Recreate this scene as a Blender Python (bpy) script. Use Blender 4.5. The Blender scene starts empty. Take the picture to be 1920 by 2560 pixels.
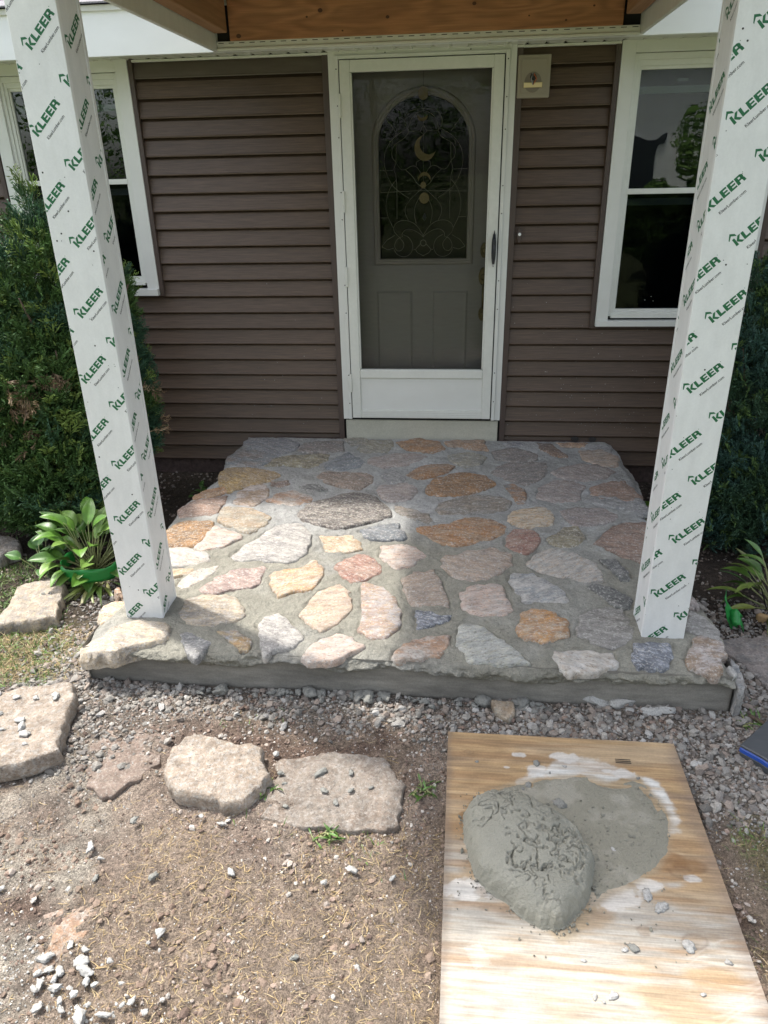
import bpy, bmesh, math, random
import numpy as np
from mathutils import Matrix, Vector
R = math.radians
C = bpy.context.scene.collection
SC = bpy.context.scene
rng = np.random.default_rng(7)
random.seed(7)

# ---------------------------------------------------------------- camera
cam_d = bpy.data.cameras.new('camera'); cam = bpy.data.objects.new('camera', cam_d); C.objects.link(cam)
cam_d.sensor_fit = 'HORIZONTAL'; cam_d.sensor_width = 36; cam_d.lens = 36*1829.85/1920
cam_d.clip_start = .05; cam_d.clip_end = 600
right = Vector((0.99482, 0.099564, -0.020493)); up = Vector((-0.023677, 0.423018, 0.905812)); fwd = Vector((-0.098855, 0.900634, -0.423185))
m = Matrix((right, up, -fwd)).transposed().to_4x4(); m.translation = Vector((0.25299, -4.72213, 1.76602))
cam.matrix_world = m
SC.camera = cam
# ---------------------------------------------------------------- sky, sun, exposure
SUN_EL = R(62.5)
LD = Vector((0.874*math.cos(SUN_EL), -0.486*math.cos(SUN_EL), -math.sin(SUN_EL))).normalized()   # direction the light travels
w = bpy.data.worlds.new('World'); SC.world = w; w.use_nodes = True
nt = w.node_tree; nt.nodes.clear()
o_ = nt.nodes.new('ShaderNodeOutputWorld'); b_ = nt.nodes.new('ShaderNodeBackground'); s_ = nt.nodes.new('ShaderNodeTexSky')
s_.sky_type = 'NISHITA'; s_.sun_disc = False; s_.sun_elevation = SUN_EL; s_.sun_rotation = math.atan2(-LD.x, -LD.y)
s_.air_density = 1.0; s_.dust_density = 3.5; s_.ozone_density = 1.0
b_.inputs['Strength'].default_value = 0.15
hs_ = nt.nodes.new('ShaderNodeHueSaturation'); hs_.inputs['Saturation'].default_value = .45     # hazy, cloud-whitened sky
nt.links.new(s_.outputs[0], hs_.inputs['Color']); nt.links.new(hs_.outputs[0], b_.inputs[0]); nt.links.new(b_.outputs[0], o_.inputs[0])
sd = bpy.data.lights.new('sun', 'SUN'); sun = bpy.data.objects.new('sun', sd); C.objects.link(sun)
sd.energy = 2.0; sd.angle = R(2.5); sd.color = (1, .95, .88)
sun.rotation_euler = LD.to_track_quat('-Z', 'Y').to_euler(); sun.location = (-4, 2, 8)
SC.view_settings.view_transform = 'Standard'; SC.view_settings.look = 'None'; SC.view_settings.gamma = 1
SC.view_settings.exposure = 1.5; SC.view_settings.use_curve_mapping = False
SC.render.engine = 'CYCLES'
SC.cycles.max_bounces = 8; SC.cycles.diffuse_bounces = 5; SC.cycles.transparent_max_bounces = 12

# ---------------------------------------------------------------- traced plan outlines (metres, x / y on the place's own surfaces)
STONES = [('greyblue', [(-1.181, -0.033), (-0.997, -0.055), (-0.86, -0.066), (-0.815, -0.145), (-0.84, -0.239), (-0.912, -0.316), (-1.008, -0.286), (-1.159, -0.179), (-1.202, -0.159)]), ('bluebrown', [(-1.154, -0.2), (-1.04, -0.257), (-0.92, -0.352), (-0.944, -0.42), (-1.016, -0.508), (-1.179, -0.487), (-1.234, -0.432), (-1.223, -0.304)]), ('greybrown', [(-0.782, -0.123), (-0.664, -0.086), (-0.534, -0.071), (-0.498, -0.236), (-0.63, -0.281), (-0.796, -0.258)]), ('tangrey', [(-0.516, -0.027), (-0.394, -0.005), (-0.361, -0.075), (-0.45, -0.142)]), ('tangrey', [(-0.344, -0.047), (-0.201, -0.037), (-0.179, -0.142), (-0.198, -0.244), (-0.299, -0.264), (-0.38, -0.247), (-0.411, -0.192)]), ('speckle', [(-0.867, -0.34), (-0.745, -0.311), (-0.587, -0.299), (-0.584, -0.367), (-0.653, -0.502), (-0.787, -0.489), (-0.961, -0.478), (-0.921, -0.381)]), ('blue', [(-0.505, -0.316), (-0.457, -0.264), (-0.344, -0.405), (-0.363, -0.499), (-0.471, -0.539), (-0.557, -0.525), (-0.588, -0.481), (-0.54, -0.394)]), ('pinkgrey', [(-0.305, -0.345), (-0.194, -0.288), (-0.045, -0.256), (0.06, -0.291), (0.013, -0.376), (-0.082, -0.46), (-0.205, -0.49), (-0.311, -0.42)]), ('gold', [(-1.214, -0.553), (-1.065, -0.529), (-0.924, -0.568), (-0.836, -0.618), (-0.849, -0.688), (-0.92, -0.767), (-1.013, -0.805), (-1.087, -0.881), (-1.164, -0.795), (-1.209, -0.66)]), ('pinkbrown', [(-0.571, -0.58), (-0.391, -0.572), (-0.309, -0.568), (-0.272, -0.636), (-0.264, -0.704), (-0.323, -0.805), (-0.435, -0.778), (-0.55, -0.7), (-0.597, -0.642)]), ('brown', [(-0.862, -0.731), (-0.777, -0.71), (-0.759, -0.743), (-0.798, -0.783), (-0.852, -0.772)]), ('darkgrey', [(-0.681, -0.781), (-0.608, -0.745), (-0.536, -0.783), (-0.514, -0.822), (-0.62, -0.835)]), ('grey', [(-0.209, -0.599), (-0.142, -0.525), (-0.059, -0.627), (-0.083, -0.704), (-0.155, -0.699)]), ('brownwhite', [(-0.996, -0.787), (-0.888, -0.774), (-0.864, -0.814), (-0.847, -0.941), (-0.892, -1.041), (-1.021, -1.01), (-1.02, -0.886)]), ('orangewhite', [(-0.802, -0.891), (-0.714, -0.831), (-0.591, -0.913), (-0.586, -0.974), (-0.671, -1.038), (-0.833, -0.971)]), ('blackmottle', [(-0.621, -1.079), (-0.573, -1.003), (-0.482, -0.931), (-0.352, -0.854), (-0.221, -0.895), (-0.122, -1.054), (-0.103, -1.124), (-0.151, -1.168), (-0.268, -1.229), (-0.358, -1.28), (-0.461, -1.252), (-0.585, -1.191)]), ('tan', [(-1.07, -1.058), (-0.883, -1.078), (-0.767, -1.158), (-0.764, -1.227), (-0.793, -1.296), (-0.828, -1.364), (-0.876, -1.353), (-0.964, -1.279), (-1.06, -1.236), (-1.067, -1.159)]), ('whitemottle', [(-0.715, -1.265), (-0.604, -1.226), (-0.539, -1.256), (-0.486, -1.433), (-0.499, -1.495), (-0.497, -1.565), (-0.557, -1.631), (-0.704, -1.623), (-0.835, -1.636), (-0.871, -1.586), (-0.829, -1.501), (-0.783, -1.412)]), ('cream', [(-0.451, -1.362), (-0.285, -1.347), (-0.217, -1.479), (-0.262, -1.511), (-0.39, -1.533), (-0.421, -1.442)]), ('blue', [(-0.26, -1.294), (-0.17, -1.237), (-0.056, -1.211), (-0.01, -1.307), (-0.005, -1.37), (-0.091, -1.387), (-0.205, -1.38)]), ('pinkgrey', [(-0.208, -0.753), (-0.039, -0.718), (0.028, -0.812), (-0.025, -0.928), (-0.132, -0.953), (-0.213, -0.834)]), ('pinkwhite', [(-0.121, -1.46), (0.01, -1.417), (0.118, -1.525), (0.005, -1.654), (-0.069, -1.629), (-0.122, -1.534)]), ('orange', [(-0.15, -0.08), (-0.03, -0.01), (0.118, -0.059), (0.165, -0.18), (0.083, -0.255), (-0.076, -0.207)]), ('orangetan', [(0.162, -0.05), (0.423, -0.021), (0.44, -0.187), (0.335, -0.173), (0.192, -0.124)]), ('tangrey', [(0.195, -0.286), (0.334, -0.227), (0.43, -0.294), (0.387, -0.43), (0.306, -0.467), (0.211, -0.371)]), ('greybrown', [(0.474, -0.204), (0.603, -0.145), (0.75, -0.229), (0.756, -0.315), (0.631, -0.371), (0.498, -0.325)]), ('brown', [(0.778, -0.065), (0.861, -0.08), (0.938, -0.256), (0.882, -0.276), (0.794, -0.191)]), ('orangetan', [(0.92, -0.052), (1.074, -0.053), (1.074, -0.109), (0.928, -0.103)]), ('grey', [(1.153, -0.087), (1.237, -0.121), (1.222, -0.21), (1.164, -0.195)]), ('greyblue', [(0.564, -0.072), (0.652, -0.039), (0.676, -0.098), (0.59, -0.127)]), ('pinktan', [(1.036, -0.182), (1.169, -0.159), (1.257, -0.277), (1.233, -0.411), (1.131, -0.399), (1.04, -0.303)]), ('orange', [(-0.05, -0.578), (0.036, -0.445), (0.144, -0.414), (0.232, -0.453), (0.187, -0.536), (0.085, -0.619), (0.007, -0.647)]), ('greybrown', [(0.451, -0.525), (0.549, -0.391), (0.792, -0.364), (0.8, -0.494), (0.744, -0.605), (0.649, -0.69), (0.551, -0.629)]), ('pinkgrey', [(0.818, -0.509), (0.947, -0.407), (1.107, -0.384), (1.196, -0.477), (1.142, -0.572), (0.995, -0.624), (0.885, -0.598)]), ('orangegold', [(0.078, -0.754), (0.124, -0.632), (0.267, -0.548), (0.398, -0.574), (0.478, -0.692), (0.381, -0.798), (0.244, -0.86), (0.12, -0.866), (0.075, -0.826)]), ('orangegrey', [(0.534, -0.719), (0.573, -0.696), (0.648, -0.785), (0.639, -0.923), (0.584, -0.926), (0.565, -0.831)]), ('pinkgrey', [(0.734, -0.724), (0.817, -0.638), (0.944, -0.632), (0.977, -0.713), (0.93, -0.882), (0.801, -0.915), (0.71, -0.852)]), ('brownred', [(1.032, -0.707), (1.142, -0.637), (1.231, -0.624), (1.287, -0.835), (1.264, -0.89), (1.172, -0.881), (1.044, -0.866), (1.013, -0.793)]), ('grey', [(0.977, -0.857), (1.053, -0.826), (1.183, -0.839), (1.282, -0.85), (1.265, -0.904), (1.16, -0.966), (1.036, -0.939)]), ('greytan', [(0.138, -1.027), (0.184, -0.918), (0.356, -0.85), (0.479, -0.855), (0.56, -0.927), (0.52, -1.008), (0.389, -1.066), (0.247, -1.085), (0.164, -1.077)]), ('cream', [(0.547, -1.058), (0.615, -1.003), (0.735, -0.984), (0.773, -1.071), (0.751, -1.17), (0.646, -1.211), (0.557, -1.192), (0.537, -1.133)]), ('pinkgrey', [(0.829, -1.031), (0.9, -0.976), (1.039, -0.982), (1.104, -1.042), (1.087, -1.104), (0.963, -1.183), (0.874, -1.175), (0.838, -1.105)]), ('grey', [(1.176, -0.946), (1.29, -0.901), (1.289, -0.991), (1.249, -1.043), (1.178, -0.997)]), ('greytan', [(-0.1, -0.999), (-0.019, -1.022), (0.093, -1.093), (0.12, -1.167), (0.099, -1.204), (-0.011, -1.136), (-0.076, -1.064)]), ('orange2', [(0.026, -1.244), (0.202, -1.199), (0.294, -1.121), (0.422, -1.126), (0.506, -1.195), (0.496, -1.288), (0.405, -1.361), (0.241, -1.435), (0.117, -1.365), (0.069, -1.3)]), ('red', [(0.511, -1.322), (0.554, -1.239), (0.666, -1.245), (0.68, -1.335), (0.639, -1.445), (0.582, -1.49), (0.521, -1.441), (0.503, -1.377)]), ('speckle', [(0.732, -1.31), (0.815, -1.202), (0.894, -1.198), (0.913, -1.3), (0.856, -1.401), (0.759, -1.407), (0.712, -1.344)]), ('brownred', [(0.934, -1.375), (1.018, -1.249), (1.128, -1.126), (1.253, -1.115), (1.251, -1.325), (1.164, -1.538), (1.09, -1.502), (1.03, -1.434)]), ('pinktan', [(0.168, -1.555), (0.317, -1.474), (0.436, -1.435), (0.519, -1.483), (0.525, -1.574), (0.469, -1.675), (0.326, -1.758), (0.234, -1.688)]), ('white', [(0.587, -1.571), (0.67, -1.454), (0.716, -1.415), (0.819, -1.446), (0.893, -1.513), (0.949, -1.646), (0.935, -1.703), (0.834, -1.718), (0.731, -1.669), (0.634, -1.627)]), ('darkgrey', [(0.959, -1.519), (1.018, -1.506), (1.067, -1.62), (1.05, -1.714), (1.014, -1.698), (0.98, -1.607)]), ('pinktan', [(-0.003, -1.759), (0.059, -1.68), (0.156, -1.659), (0.195, -1.765), (0.229, -1.955), (0.133, -1.952), (0.046, -1.949), (0.021, -1.865)]), ('pinkwhite', [(0.286, -1.849), (0.325, -1.785), (0.465, -1.767), (0.489, -1.871), (0.513, -1.97), (0.483, -2.003), (0.371, -2.011), (0.296, -1.967)]), ('whiteblue', [(0.497, -1.71), (0.54, -1.67), (0.63, -1.675), (0.694, -1.735), (0.755, -1.803), (0.763, -1.88), (0.735, -1.898), (0.651, -1.887), (0.564, -1.9), (0.531, -1.817)]), ('darkgrey', [(0.852, -1.762), (0.909, -1.741), (0.971, -1.772), (1.034, -1.846), (1.022, -1.905), (0.973, -1.921), (0.918, -1.862)]), ('navy', [(0.085, -1.988), (0.149, -1.989), (0.203, -2.029), (0.242, -2.016), (0.222, -2.067), (0.158, -2.094), (0.096, -2.133)]), ('amber', [(0.504, -2.125), (0.549, -1.983), (0.589, -1.948), (0.672, -1.959), (0.737, -2.034), (0.726, -2.125), (0.678, -2.157), (0.623, -2.182), (0.545, -2.173)]), ('warmgrey', [(0.759, -2.108), (0.81, -1.967), (0.861, -1.928), (0.981, -1.927), (0.995, -2.002), (0.986, -2.137), (0.889, -2.2), (0.817, -2.163)]), ('orangewhite', [(0.006, -2.307), (0.04, -2.242), (0.126, -2.186), (0.229, -2.158), (0.239, -2.215), (0.21, -2.287), (0.107, -2.321), (0.03, -2.333)]), ('striped', [(0.278, -2.087), (0.301, -2.059), (0.379, -2.088), (0.465, -2.186), (0.544, -2.305), (0.459, -2.321), (0.322, -2.326), (0.27, -2.234)]), ('creamwhite', [(0.652, -2.243), (0.756, -2.23), (0.888, -2.23), (0.886, -2.314), (0.79, -2.347), (0.705, -2.365), (0.662, -2.31)]), ('navy', [(0.982, -2.159), (1.133, -2.153), (1.117, -2.253), (1.066, -2.315), (0.976, -2.315), (0.965, -2.223)]), ('brownwhite', [(1.148, -2.277), (1.233, -2.114), (1.28, -2.096), (1.348, -2.142), (1.298, -2.267), (1.26, -2.344), (1.194, -2.319)]), ('warmgrey', [(1.263, -1.912), (1.311, -1.949), (1.348, -2.053), (1.333, -2.105), (1.274, -2.116), (1.209, -2.07)]), ('pinkgrey', [(1.304, -1.807), (1.319, -1.873), (1.296, -1.907), (1.263, -1.893)]), ('redwhite', [(-0.182, -1.802), (-0.142, -1.791), (-0.073, -1.827), (-0.02, -1.895), (0.016, -2.016), (0.021, -2.112), (-0.024, -2.178), (-0.087, -2.193), (-0.15, -2.174), (-0.146, -2.056), (-0.161, -1.936)]), ('orange2', [(-1.273, -0.936), (-1.24, -0.858), (-1.148, -0.809), (-1.094, -0.851), (-1.139, -0.917), (-1.249, -0.972)]), ('brownred', [(-1.306, -1.102), (-1.271, -1.005), (-1.09, -0.922), (-1.08, -0.995), (-1.091, -1.16), (-1.263, -1.192)]), ('goldblack', [(-1.297, -1.386), (-1.252, -1.244), (-1.069, -1.223), (-1.042, -1.309), (-1.075, -1.514), (-1.245, -1.524)]), ('pinkwhite', [(-1.079, -1.488), (-1.051, -1.28), (-0.847, -1.385), (-0.937, -1.5), (-1.005, -1.542), (-1.053, -1.535)]), ('creamwhite', [(-1.221, -1.535), (-1.118, -1.51), (-0.968, -1.596), (-0.954, -1.642), (-1.054, -1.692), (-1.152, -1.707)]), ('white', [(-1.042, -1.878), (-1.051, -1.813), (-0.995, -1.724), (-0.897, -1.683), (-0.904, -1.736), (-0.956, -1.841), (-0.998, -1.884)]), ('cream', [(-1.138, -1.733), (-1.01, -1.707), (-1.012, -1.76), (-1.111, -1.791)]), ('purple', [(-0.928, -1.912), (-0.91, -1.838), (-0.832, -1.723), (-0.673, -1.67), (-0.657, -1.696), (-0.672, -1.824), (-0.698, -1.866), (-0.849, -1.915)]), ('amberwhite', [(-0.633, -1.755), (-0.57, -1.699), (-0.488, -1.686), (-0.446, -1.603), (-0.386, -1.645), (-0.374, -1.739), (-0.405, -1.872), (-0.469, -1.868), (-0.547, -1.927), (-0.6, -1.836)]), ('red', [(-0.336, -1.633), (-0.287, -1.576), (-0.206, -1.535), (-0.13, -1.603), (-0.098, -1.689), (-0.151, -1.751), (-0.236, -1.797), (-0.294, -1.718)]), ('creamgrey', [(-0.963, -2.073), (-0.964, -1.953), (-0.881, -1.929), (-0.744, -1.932), (-0.659, -2.062), (-0.692, -2.114), (-0.821, -2.17), (-0.93, -2.129)]), ('orangepink', [(-0.423, -2.054), (-0.407, -1.98), (-0.348, -1.837), (-0.282, -1.8), (-0.227, -1.861), (-0.204, -1.967), (-0.23, -2.084), (-0.307, -2.171), (-0.356, -2.134)]), ('whitemottle', [(-0.589, -2.149), (-0.579, -2.085), (-0.508, -2.059), (-0.431, -2.138), (-0.368, -2.221), (-0.401, -2.281), (-0.476, -2.305), (-0.517, -2.351), (-0.546, -2.252)]), ('orangeblue', [(-0.738, -2.206), (-0.683, -2.175), (-0.572, -2.261), (-0.605, -2.32)]), ('grey', [(-0.913, -2.224), (-0.868, -2.208), (-0.754, -2.273), (-0.765, -2.318), (-0.786, -2.375), (-0.824, -2.359)]), ('pinkwhite', [(-0.364, -2.341), (-0.327, -2.244), (-0.216, -2.172), (-0.171, -2.202), (-0.116, -2.256), (-0.192, -2.335), (-0.227, -2.361), (-0.313, -2.361)])]
CORNER = [(-1.331, -2.318), (-1.295, -2.265), (-1.202, -2.184), (-1.103, -2.15), (-0.976, -2.151), (-0.935, -2.242), (-0.947, -2.288), (-1.021, -2.313), (-1.075, -2.342), (-1.139, -2.384), (-1.249, -2.378)]
SIDE_STONES = [('pinkorange', [(-1.336, -2.086), (-1.339, -2.011), (-1.28, -1.977), (-1.202, -1.987), (-1.154, -2.103), (-1.257, -2.131), (-1.282, -2.175)]), ('orangetan', [(-1.355, -1.888), (-1.329, -1.862), (-1.281, -1.939), (-1.32, -1.946)])]
EDGE_L = [(-1.19, -0.009), (-1.221, -0.154), (-1.235, -0.409), (-1.213, -0.623), (-1.247, -0.85), (-1.325, -1.045), (-1.316, -1.273), (-1.26, -1.526), (-1.275, -1.826), (-1.287, -2.087), (-1.31, -2.206), (-1.269, -2.341)]
EDGE_R = [(1.247, 0.008), (1.274, -0.179), (1.289, -0.426), (1.326, -0.595), (1.284, -0.931), (1.265, -1.048), (1.253, -1.424), (1.295, -1.638), (1.324, -1.832), (1.342, -2.007), (1.347, -2.115), (1.323, -2.218)]
FS_BIG = [(-1.815, -2.493), (-1.574, -2.509), (-1.444, -2.457), (-1.313, -2.421), (-1.232, -2.549), (-1.228, -2.642), (-1.19, -2.755), (-1.162, -2.794), (-1.225, -2.869), (-1.334, -2.903), (-1.529, -2.941)]
FS_ROUND = [(-0.768, -2.761), (-0.733, -2.689), (-0.678, -2.671), (-0.577, -2.702), (-0.456, -2.703), (-0.398, -2.798), (-0.378, -2.86), (-0.407, -2.928), (-0.454, -2.99), (-0.512, -2.977), (-0.68, -2.944), (-0.746, -2.883), (-0.767, -2.827)]
FS_FLAT = [(-0.376, -2.725), (-0.196, -2.683), (0.002, -2.688), (0.083, -2.798), (0.086, -2.993), (-0.104, -3.018), (-0.356, -3.002), (-0.395, -2.92), (-0.366, -2.808)]
FS_UPPER = [(-1.942, -1.964), (-1.921, -1.943), (-1.946, -1.814), (-1.974, -1.676), (-1.87, -1.602), (-1.772, -1.59), (-1.741, -1.639), (-1.694, -1.797), (-1.635, -1.943), (-1.737, -1.969), (-1.871, -2.025), (-1.897, -2.036)]
FS_BACK = [(-2.53, -1.16), (-2.402, -1.146), (-2.255, -1.187), (-2.19, -1.293), (-2.251, -1.395), (-2.356, -1.433)]
FS_RIGHT = [(1.426, -1.863), (1.66, -1.818), (1.859, -1.821), (1.649, -2.333), (1.562, -2.251), (1.533, -2.173), (1.497, -2.085), (1.441, -1.962)]
FS_SMALL = [(0.409, -2.351), (0.499, -2.365), (0.472, -2.46), (0.428, -2.428)]
FS_SUNK = [(-1.112, -2.701), (-1.074, -2.598), (-0.917, -2.613), (-0.839, -2.636), (-0.812, -2.774), (-0.886, -2.882), (-0.935, -2.947), (-1.028, -2.894)]
BOARD = [(0.24, -2.551), (1.063, -2.56), (1.081, -3.443), (0.262, -3.603)]
MOUND = [(0.298, -2.963), (0.331, -2.876), (0.421, -2.849), (0.502, -2.852), (0.598, -2.92), (0.662, -2.969), (0.687, -3.036), (0.693, -3.132), (0.666, -3.223), (0.592, -3.306), (0.552, -3.339), (0.494, -3.311), (0.422, -3.265), (0.36, -3.22), (0.321, -3.147), (0.301, -3.05)]
SMEAR = [(0.415, -2.825), (0.538, -2.785), (0.733, -2.739), (0.81, -2.773), (0.907, -2.735), (0.96, -2.858), (0.947, -2.967), (0.911, -3.062), (0.798, -3.164), (0.723, -3.192), (0.657, -3.248), (0.575, -3.356), (0.548, -3.332), (0.502, -3.226), (0.377, -3.082), (0.382, -2.905)]
RING = [(0.461, -2.801), (0.578, -2.682), (0.761, -2.657), (0.856, -2.687), (0.96, -2.731), (0.996, -2.827), (1.003, -2.936), (0.955, -2.992), (0.902, -2.988), (0.946, -2.914), (0.933, -2.784), (0.89, -2.742), (0.801, -2.779), (0.733, -2.739), (0.538, -2.79)]
CASE = [(1.28, -2.593), (1.427, -2.447), (1.639, -2.236), (1.595, -2.613), (1.416, -2.755), (1.335, -2.646)]
CASEB = [(1.296, -2.567), (1.351, -2.626)]
CHUNKS = [(0.828, -2.332), (0.921, -2.338), (1.023, -2.374), (1.082, -2.364)]
CHUNKSW = [(-0.875, -3.534), (-0.849, -3.518), (-0.818, -3.549), (-0.846, -3.562), (-0.824, -3.589), (-0.793, -3.477), (-0.783, -3.497), (-0.745, -3.485), (-0.743, -3.519), (-0.665, -3.511), (-0.713, -3.544), (-0.702, -3.569), (-0.678, -3.576), (-0.738, -3.591), (-0.775, -3.594), (-0.791, -3.573), (-0.787, -3.55), (-0.747, -3.626), (-0.695, -3.637), (-0.67, -3.629), (-0.735, -3.646), (-0.677, -3.659), (-0.644, -3.662), (-0.618, -3.648), (-0.597, -3.619), (-0.581, -3.619), (-0.56, -3.611), (-0.515, -3.633), (-0.799, -3.646), (-0.606, -3.567), (-0.567, -3.415), (-0.556, -3.419), (-0.578, -3.45), (-0.539, -3.469), (-0.831, -3.602), (-0.721, -3.605)]
PEBS = [(-0.801, -2.825), (-0.891, -3.158), (-0.839, -3.194), (-0.793, -3.039), (-0.497, -3.031), (-0.574, -3.004), (-0.823, -3.264), (-0.412, -3.211), (-0.043, -3.171), (-0.645, -3.245), (-0.887, -3.306), (-1.093, -3.324), (-0.16, -3.458), (-0.121, -3.219), (0.085, -3.188), (0.037, -3.568), (-0.105, -3.587), (0.014, -3.476), (-0.704, -2.339), (-0.597, -2.496), (-0.39, -2.707), (-0.329, -2.844)]
CAME = [[(-0.097, 1.978), (-0.149, 1.951), (-0.196, 1.911), (-0.227, 1.847), (-0.225, 1.77), (-0.187, 1.684), (-0.133, 1.64), (-0.08, 1.608)], [(-0.207, 2.033), (-0.156, 1.968)], [(0.008, 2.081), (-0.038, 2.082), (-0.083, 2.069), (-0.103, 2.03), (-0.097, 1.996), (-0.078, 1.972)], [(0.008, 2.074), (-0.032, 2.062), (-0.064, 2.035), (-0.079, 1.995), (-0.079, 1.961), (-0.104, 1.932), (-0.157, 1.907), (-0.183, 1.87), (-0.178, 1.828), (-0.155, 1.807)], [(-0.149, 1.951), (-0.176, 1.928), (-0.18, 1.893)], [(-0.078, 1.968), (-0.013, 1.968), (0.008, 2.002)], [(-0.013, 1.968), (0.008, 1.947)], [(-0.153, 1.907), (-0.155, 1.807), (-0.172, 1.765), (-0.152, 1.732), (-0.154, 1.491)], [(-0.155, 1.807), (-0.132, 1.765), (-0.099, 1.764), (-0.065, 1.787), (-0.032, 1.781), (-0.009, 1.747)], [(-0.255, 1.764), (-0.172, 1.764)], [(-0.099, 1.764), (-0.052, 1.724), (-0.033, 1.687), (0.009, 1.668)], [(0.008, 1.824), (-0.032, 1.807), (-0.036, 1.784)], [(-0.255, 1.642), (0.009, 1.65)], [(-0.153, 1.714), (-0.193, 1.672), (-0.222, 1.598), (-0.217, 1.517), (-0.177, 1.44)], [(0.009, 1.668), (-0.046, 1.626), (-0.1, 1.571), (-0.107, 1.528), (-0.084, 1.483)], [(-0.006, 1.626), (-0.04, 1.577), (-0.05, 1.521), (-0.036, 1.464)], [(0.009, 1.393), (-0.033, 1.457), (-0.084, 1.483), (-0.135, 1.484), (-0.173, 1.459), (-0.177, 1.421), (-0.136, 1.382), (-0.109, 1.349), (-0.123, 1.31), (-0.158, 1.304), (-0.175, 1.337), (-0.157, 1.376), (-0.129, 1.388)], [(0.009, 1.386), (-0.013, 1.406), (-0.06, 1.432), (-0.101, 1.433), (-0.126, 1.407), (-0.122, 1.388)], [(-0.251, 1.331), (-0.219, 1.37), (-0.17, 1.398)], [(-0.251, 1.331), (-0.213, 1.314), (-0.175, 1.324)], [(-0.115, 1.401), (-0.074, 1.381), (-0.054, 1.335), (-0.068, 1.29), (-0.11, 1.267), (-0.158, 1.284), (-0.175, 1.317)], [(0.01, 1.276), (-0.033, 1.296), (-0.04, 1.316), (-0.054, 1.313)], [(-0.009, 1.348), (-0.04, 1.316)], [(-0.255, 1.5), (-0.207, 1.499)]]

# ---------------------------------------------------------------- helpers
def _h(ix, iy, seed):
    n = (ix.astype(np.int64)*374761393 + iy.astype(np.int64)*668265263 + seed*974634777) & 0x7fffffff
    n = ((n ^ (n >> 13))*1274126177) & 0x7fffffff
    return ((n ^ (n >> 16)) & 0xffff)/65535.0
def vn(x, y, seed=0):
    x = np.asarray(x, float); y = np.asarray(y, float)
    ix = np.floor(x); iy = np.floor(y); fx = x-ix; fy = y-iy
    fx = fx*fx*(3-2*fx); fy = fy*fy*(3-2*fy)
    a = _h(ix, iy, seed); b = _h(ix+1, iy, seed); c = _h(ix, iy+1, seed); d = _h(ix+1, iy+1, seed)
    return (a*(1-fx)+b*fx)*(1-fy)+(c*(1-fx)+d*fx)*fy
def fbm(x, y, s, o=4, seed=0):
    t = 0; a = .5; n = 0; x = np.asarray(x, float); y = np.asarray(y, float)
    for i in range(o):
        t = t+a*vn(x*s+i*17.3, y*s+i*9.1, seed+i); n += a; a *= .5; s *= 2.03
    return t/n
def sm(a, b, x):
    t = np.clip((x-a)/(b-a), 0, 1); return t*t*(3-2*t)
def inpoly(px, py, poly):
    px = np.asarray(px); py = np.asarray(py); r = np.zeros(px.shape, bool); n = len(poly); j = n-1
    for i in range(n):
        xi, yi = poly[i]; xj, yj = poly[j]
        if yi != yj:
            c = ((yi > py) != (yj > py)) & (px < (xj-xi)*(py-yi)/(yj-yi)+xi); r ^= c
        j = i
    return r
def dpoly(px, py, poly):
    px = np.asarray(px, float); py = np.asarray(py, float); d = np.full(px.shape, 1e9); n = len(poly)
    for i in range(n):
        ax, ay = poly[i]; bx, by = poly[(i+1) % n]; vx, vy = bx-ax, by-ay; L = vx*vx+vy*vy+1e-12
        t = np.clip(((px-ax)*vx+(py-ay)*vy)/L, 0, 1); d = np.minimum(d, np.hypot(px-ax-t*vx, py-ay-t*vy))
    return np.where(inpoly(px, py, poly), d, -d)
def mesh_np(name, V, F, colors=None, smooth=True):
    me = bpy.data.meshes.new(name); V = np.asarray(V, np.float32)
    if isinstance(F, np.ndarray):
        k = F.shape[1]; nf = len(F)
        me.vertices.add(len(V)); me.vertices.foreach_set('co', V.ravel())
        me.loops.add(nf*k); me.loops.foreach_set('vertex_index', F.ravel().astype(np.int32))
        me.polygons.add(nf); me.polygons.foreach_set('loop_start', (np.arange(nf)*k).astype(np.int32))
        me.polygons.foreach_set('loop_total', np.full(nf, k, np.int32))
        me.update(calc_edges=True)
    else:
        me.from_pydata(V.tolist(), [], F); me.update()
    me.polygons.foreach_set('use_smooth', np.full(len(me.polygons), smooth))
    if colors is not None:
        a = me.color_attributes.new('Col', 'FLOAT_COLOR', 'POINT')
        c = np.ones((len(V), 4), np.float32); c[:, :3] = colors; a.data.foreach_set('color', c.ravel())
    return me
def obj(name, me, mat=None, parent=None):
    o = bpy.data.objects.new(name, me); C.objects.link(o)
    if mat is not None and me is not None and not me.materials: me.materials.append(mat)
    if parent is not None: o.parent = parent
    return o
def tag(o, label=None, cat=None, group=None, kind=None):
    if label: o['label'] = label
    if cat: o['category'] = cat
    if group: o['group'] = group
    if kind: o['kind'] = kind
    return o
def empty(name, label=None, cat=None, loc=(0, 0, 0), group=None, kind=None):
    o = bpy.data.objects.new(name, None); C.objects.link(o); o.location = loc; o.empty_display_size = .1
    return tag(o, label, cat, group, kind)
def attach(child, root):
    """parent a mesh that was built in world coordinates to a thing whose origin is elsewhere"""
    child.parent = root; child.matrix_parent_inverse = Matrix.Translation(root.location).inverted(); return child
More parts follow.
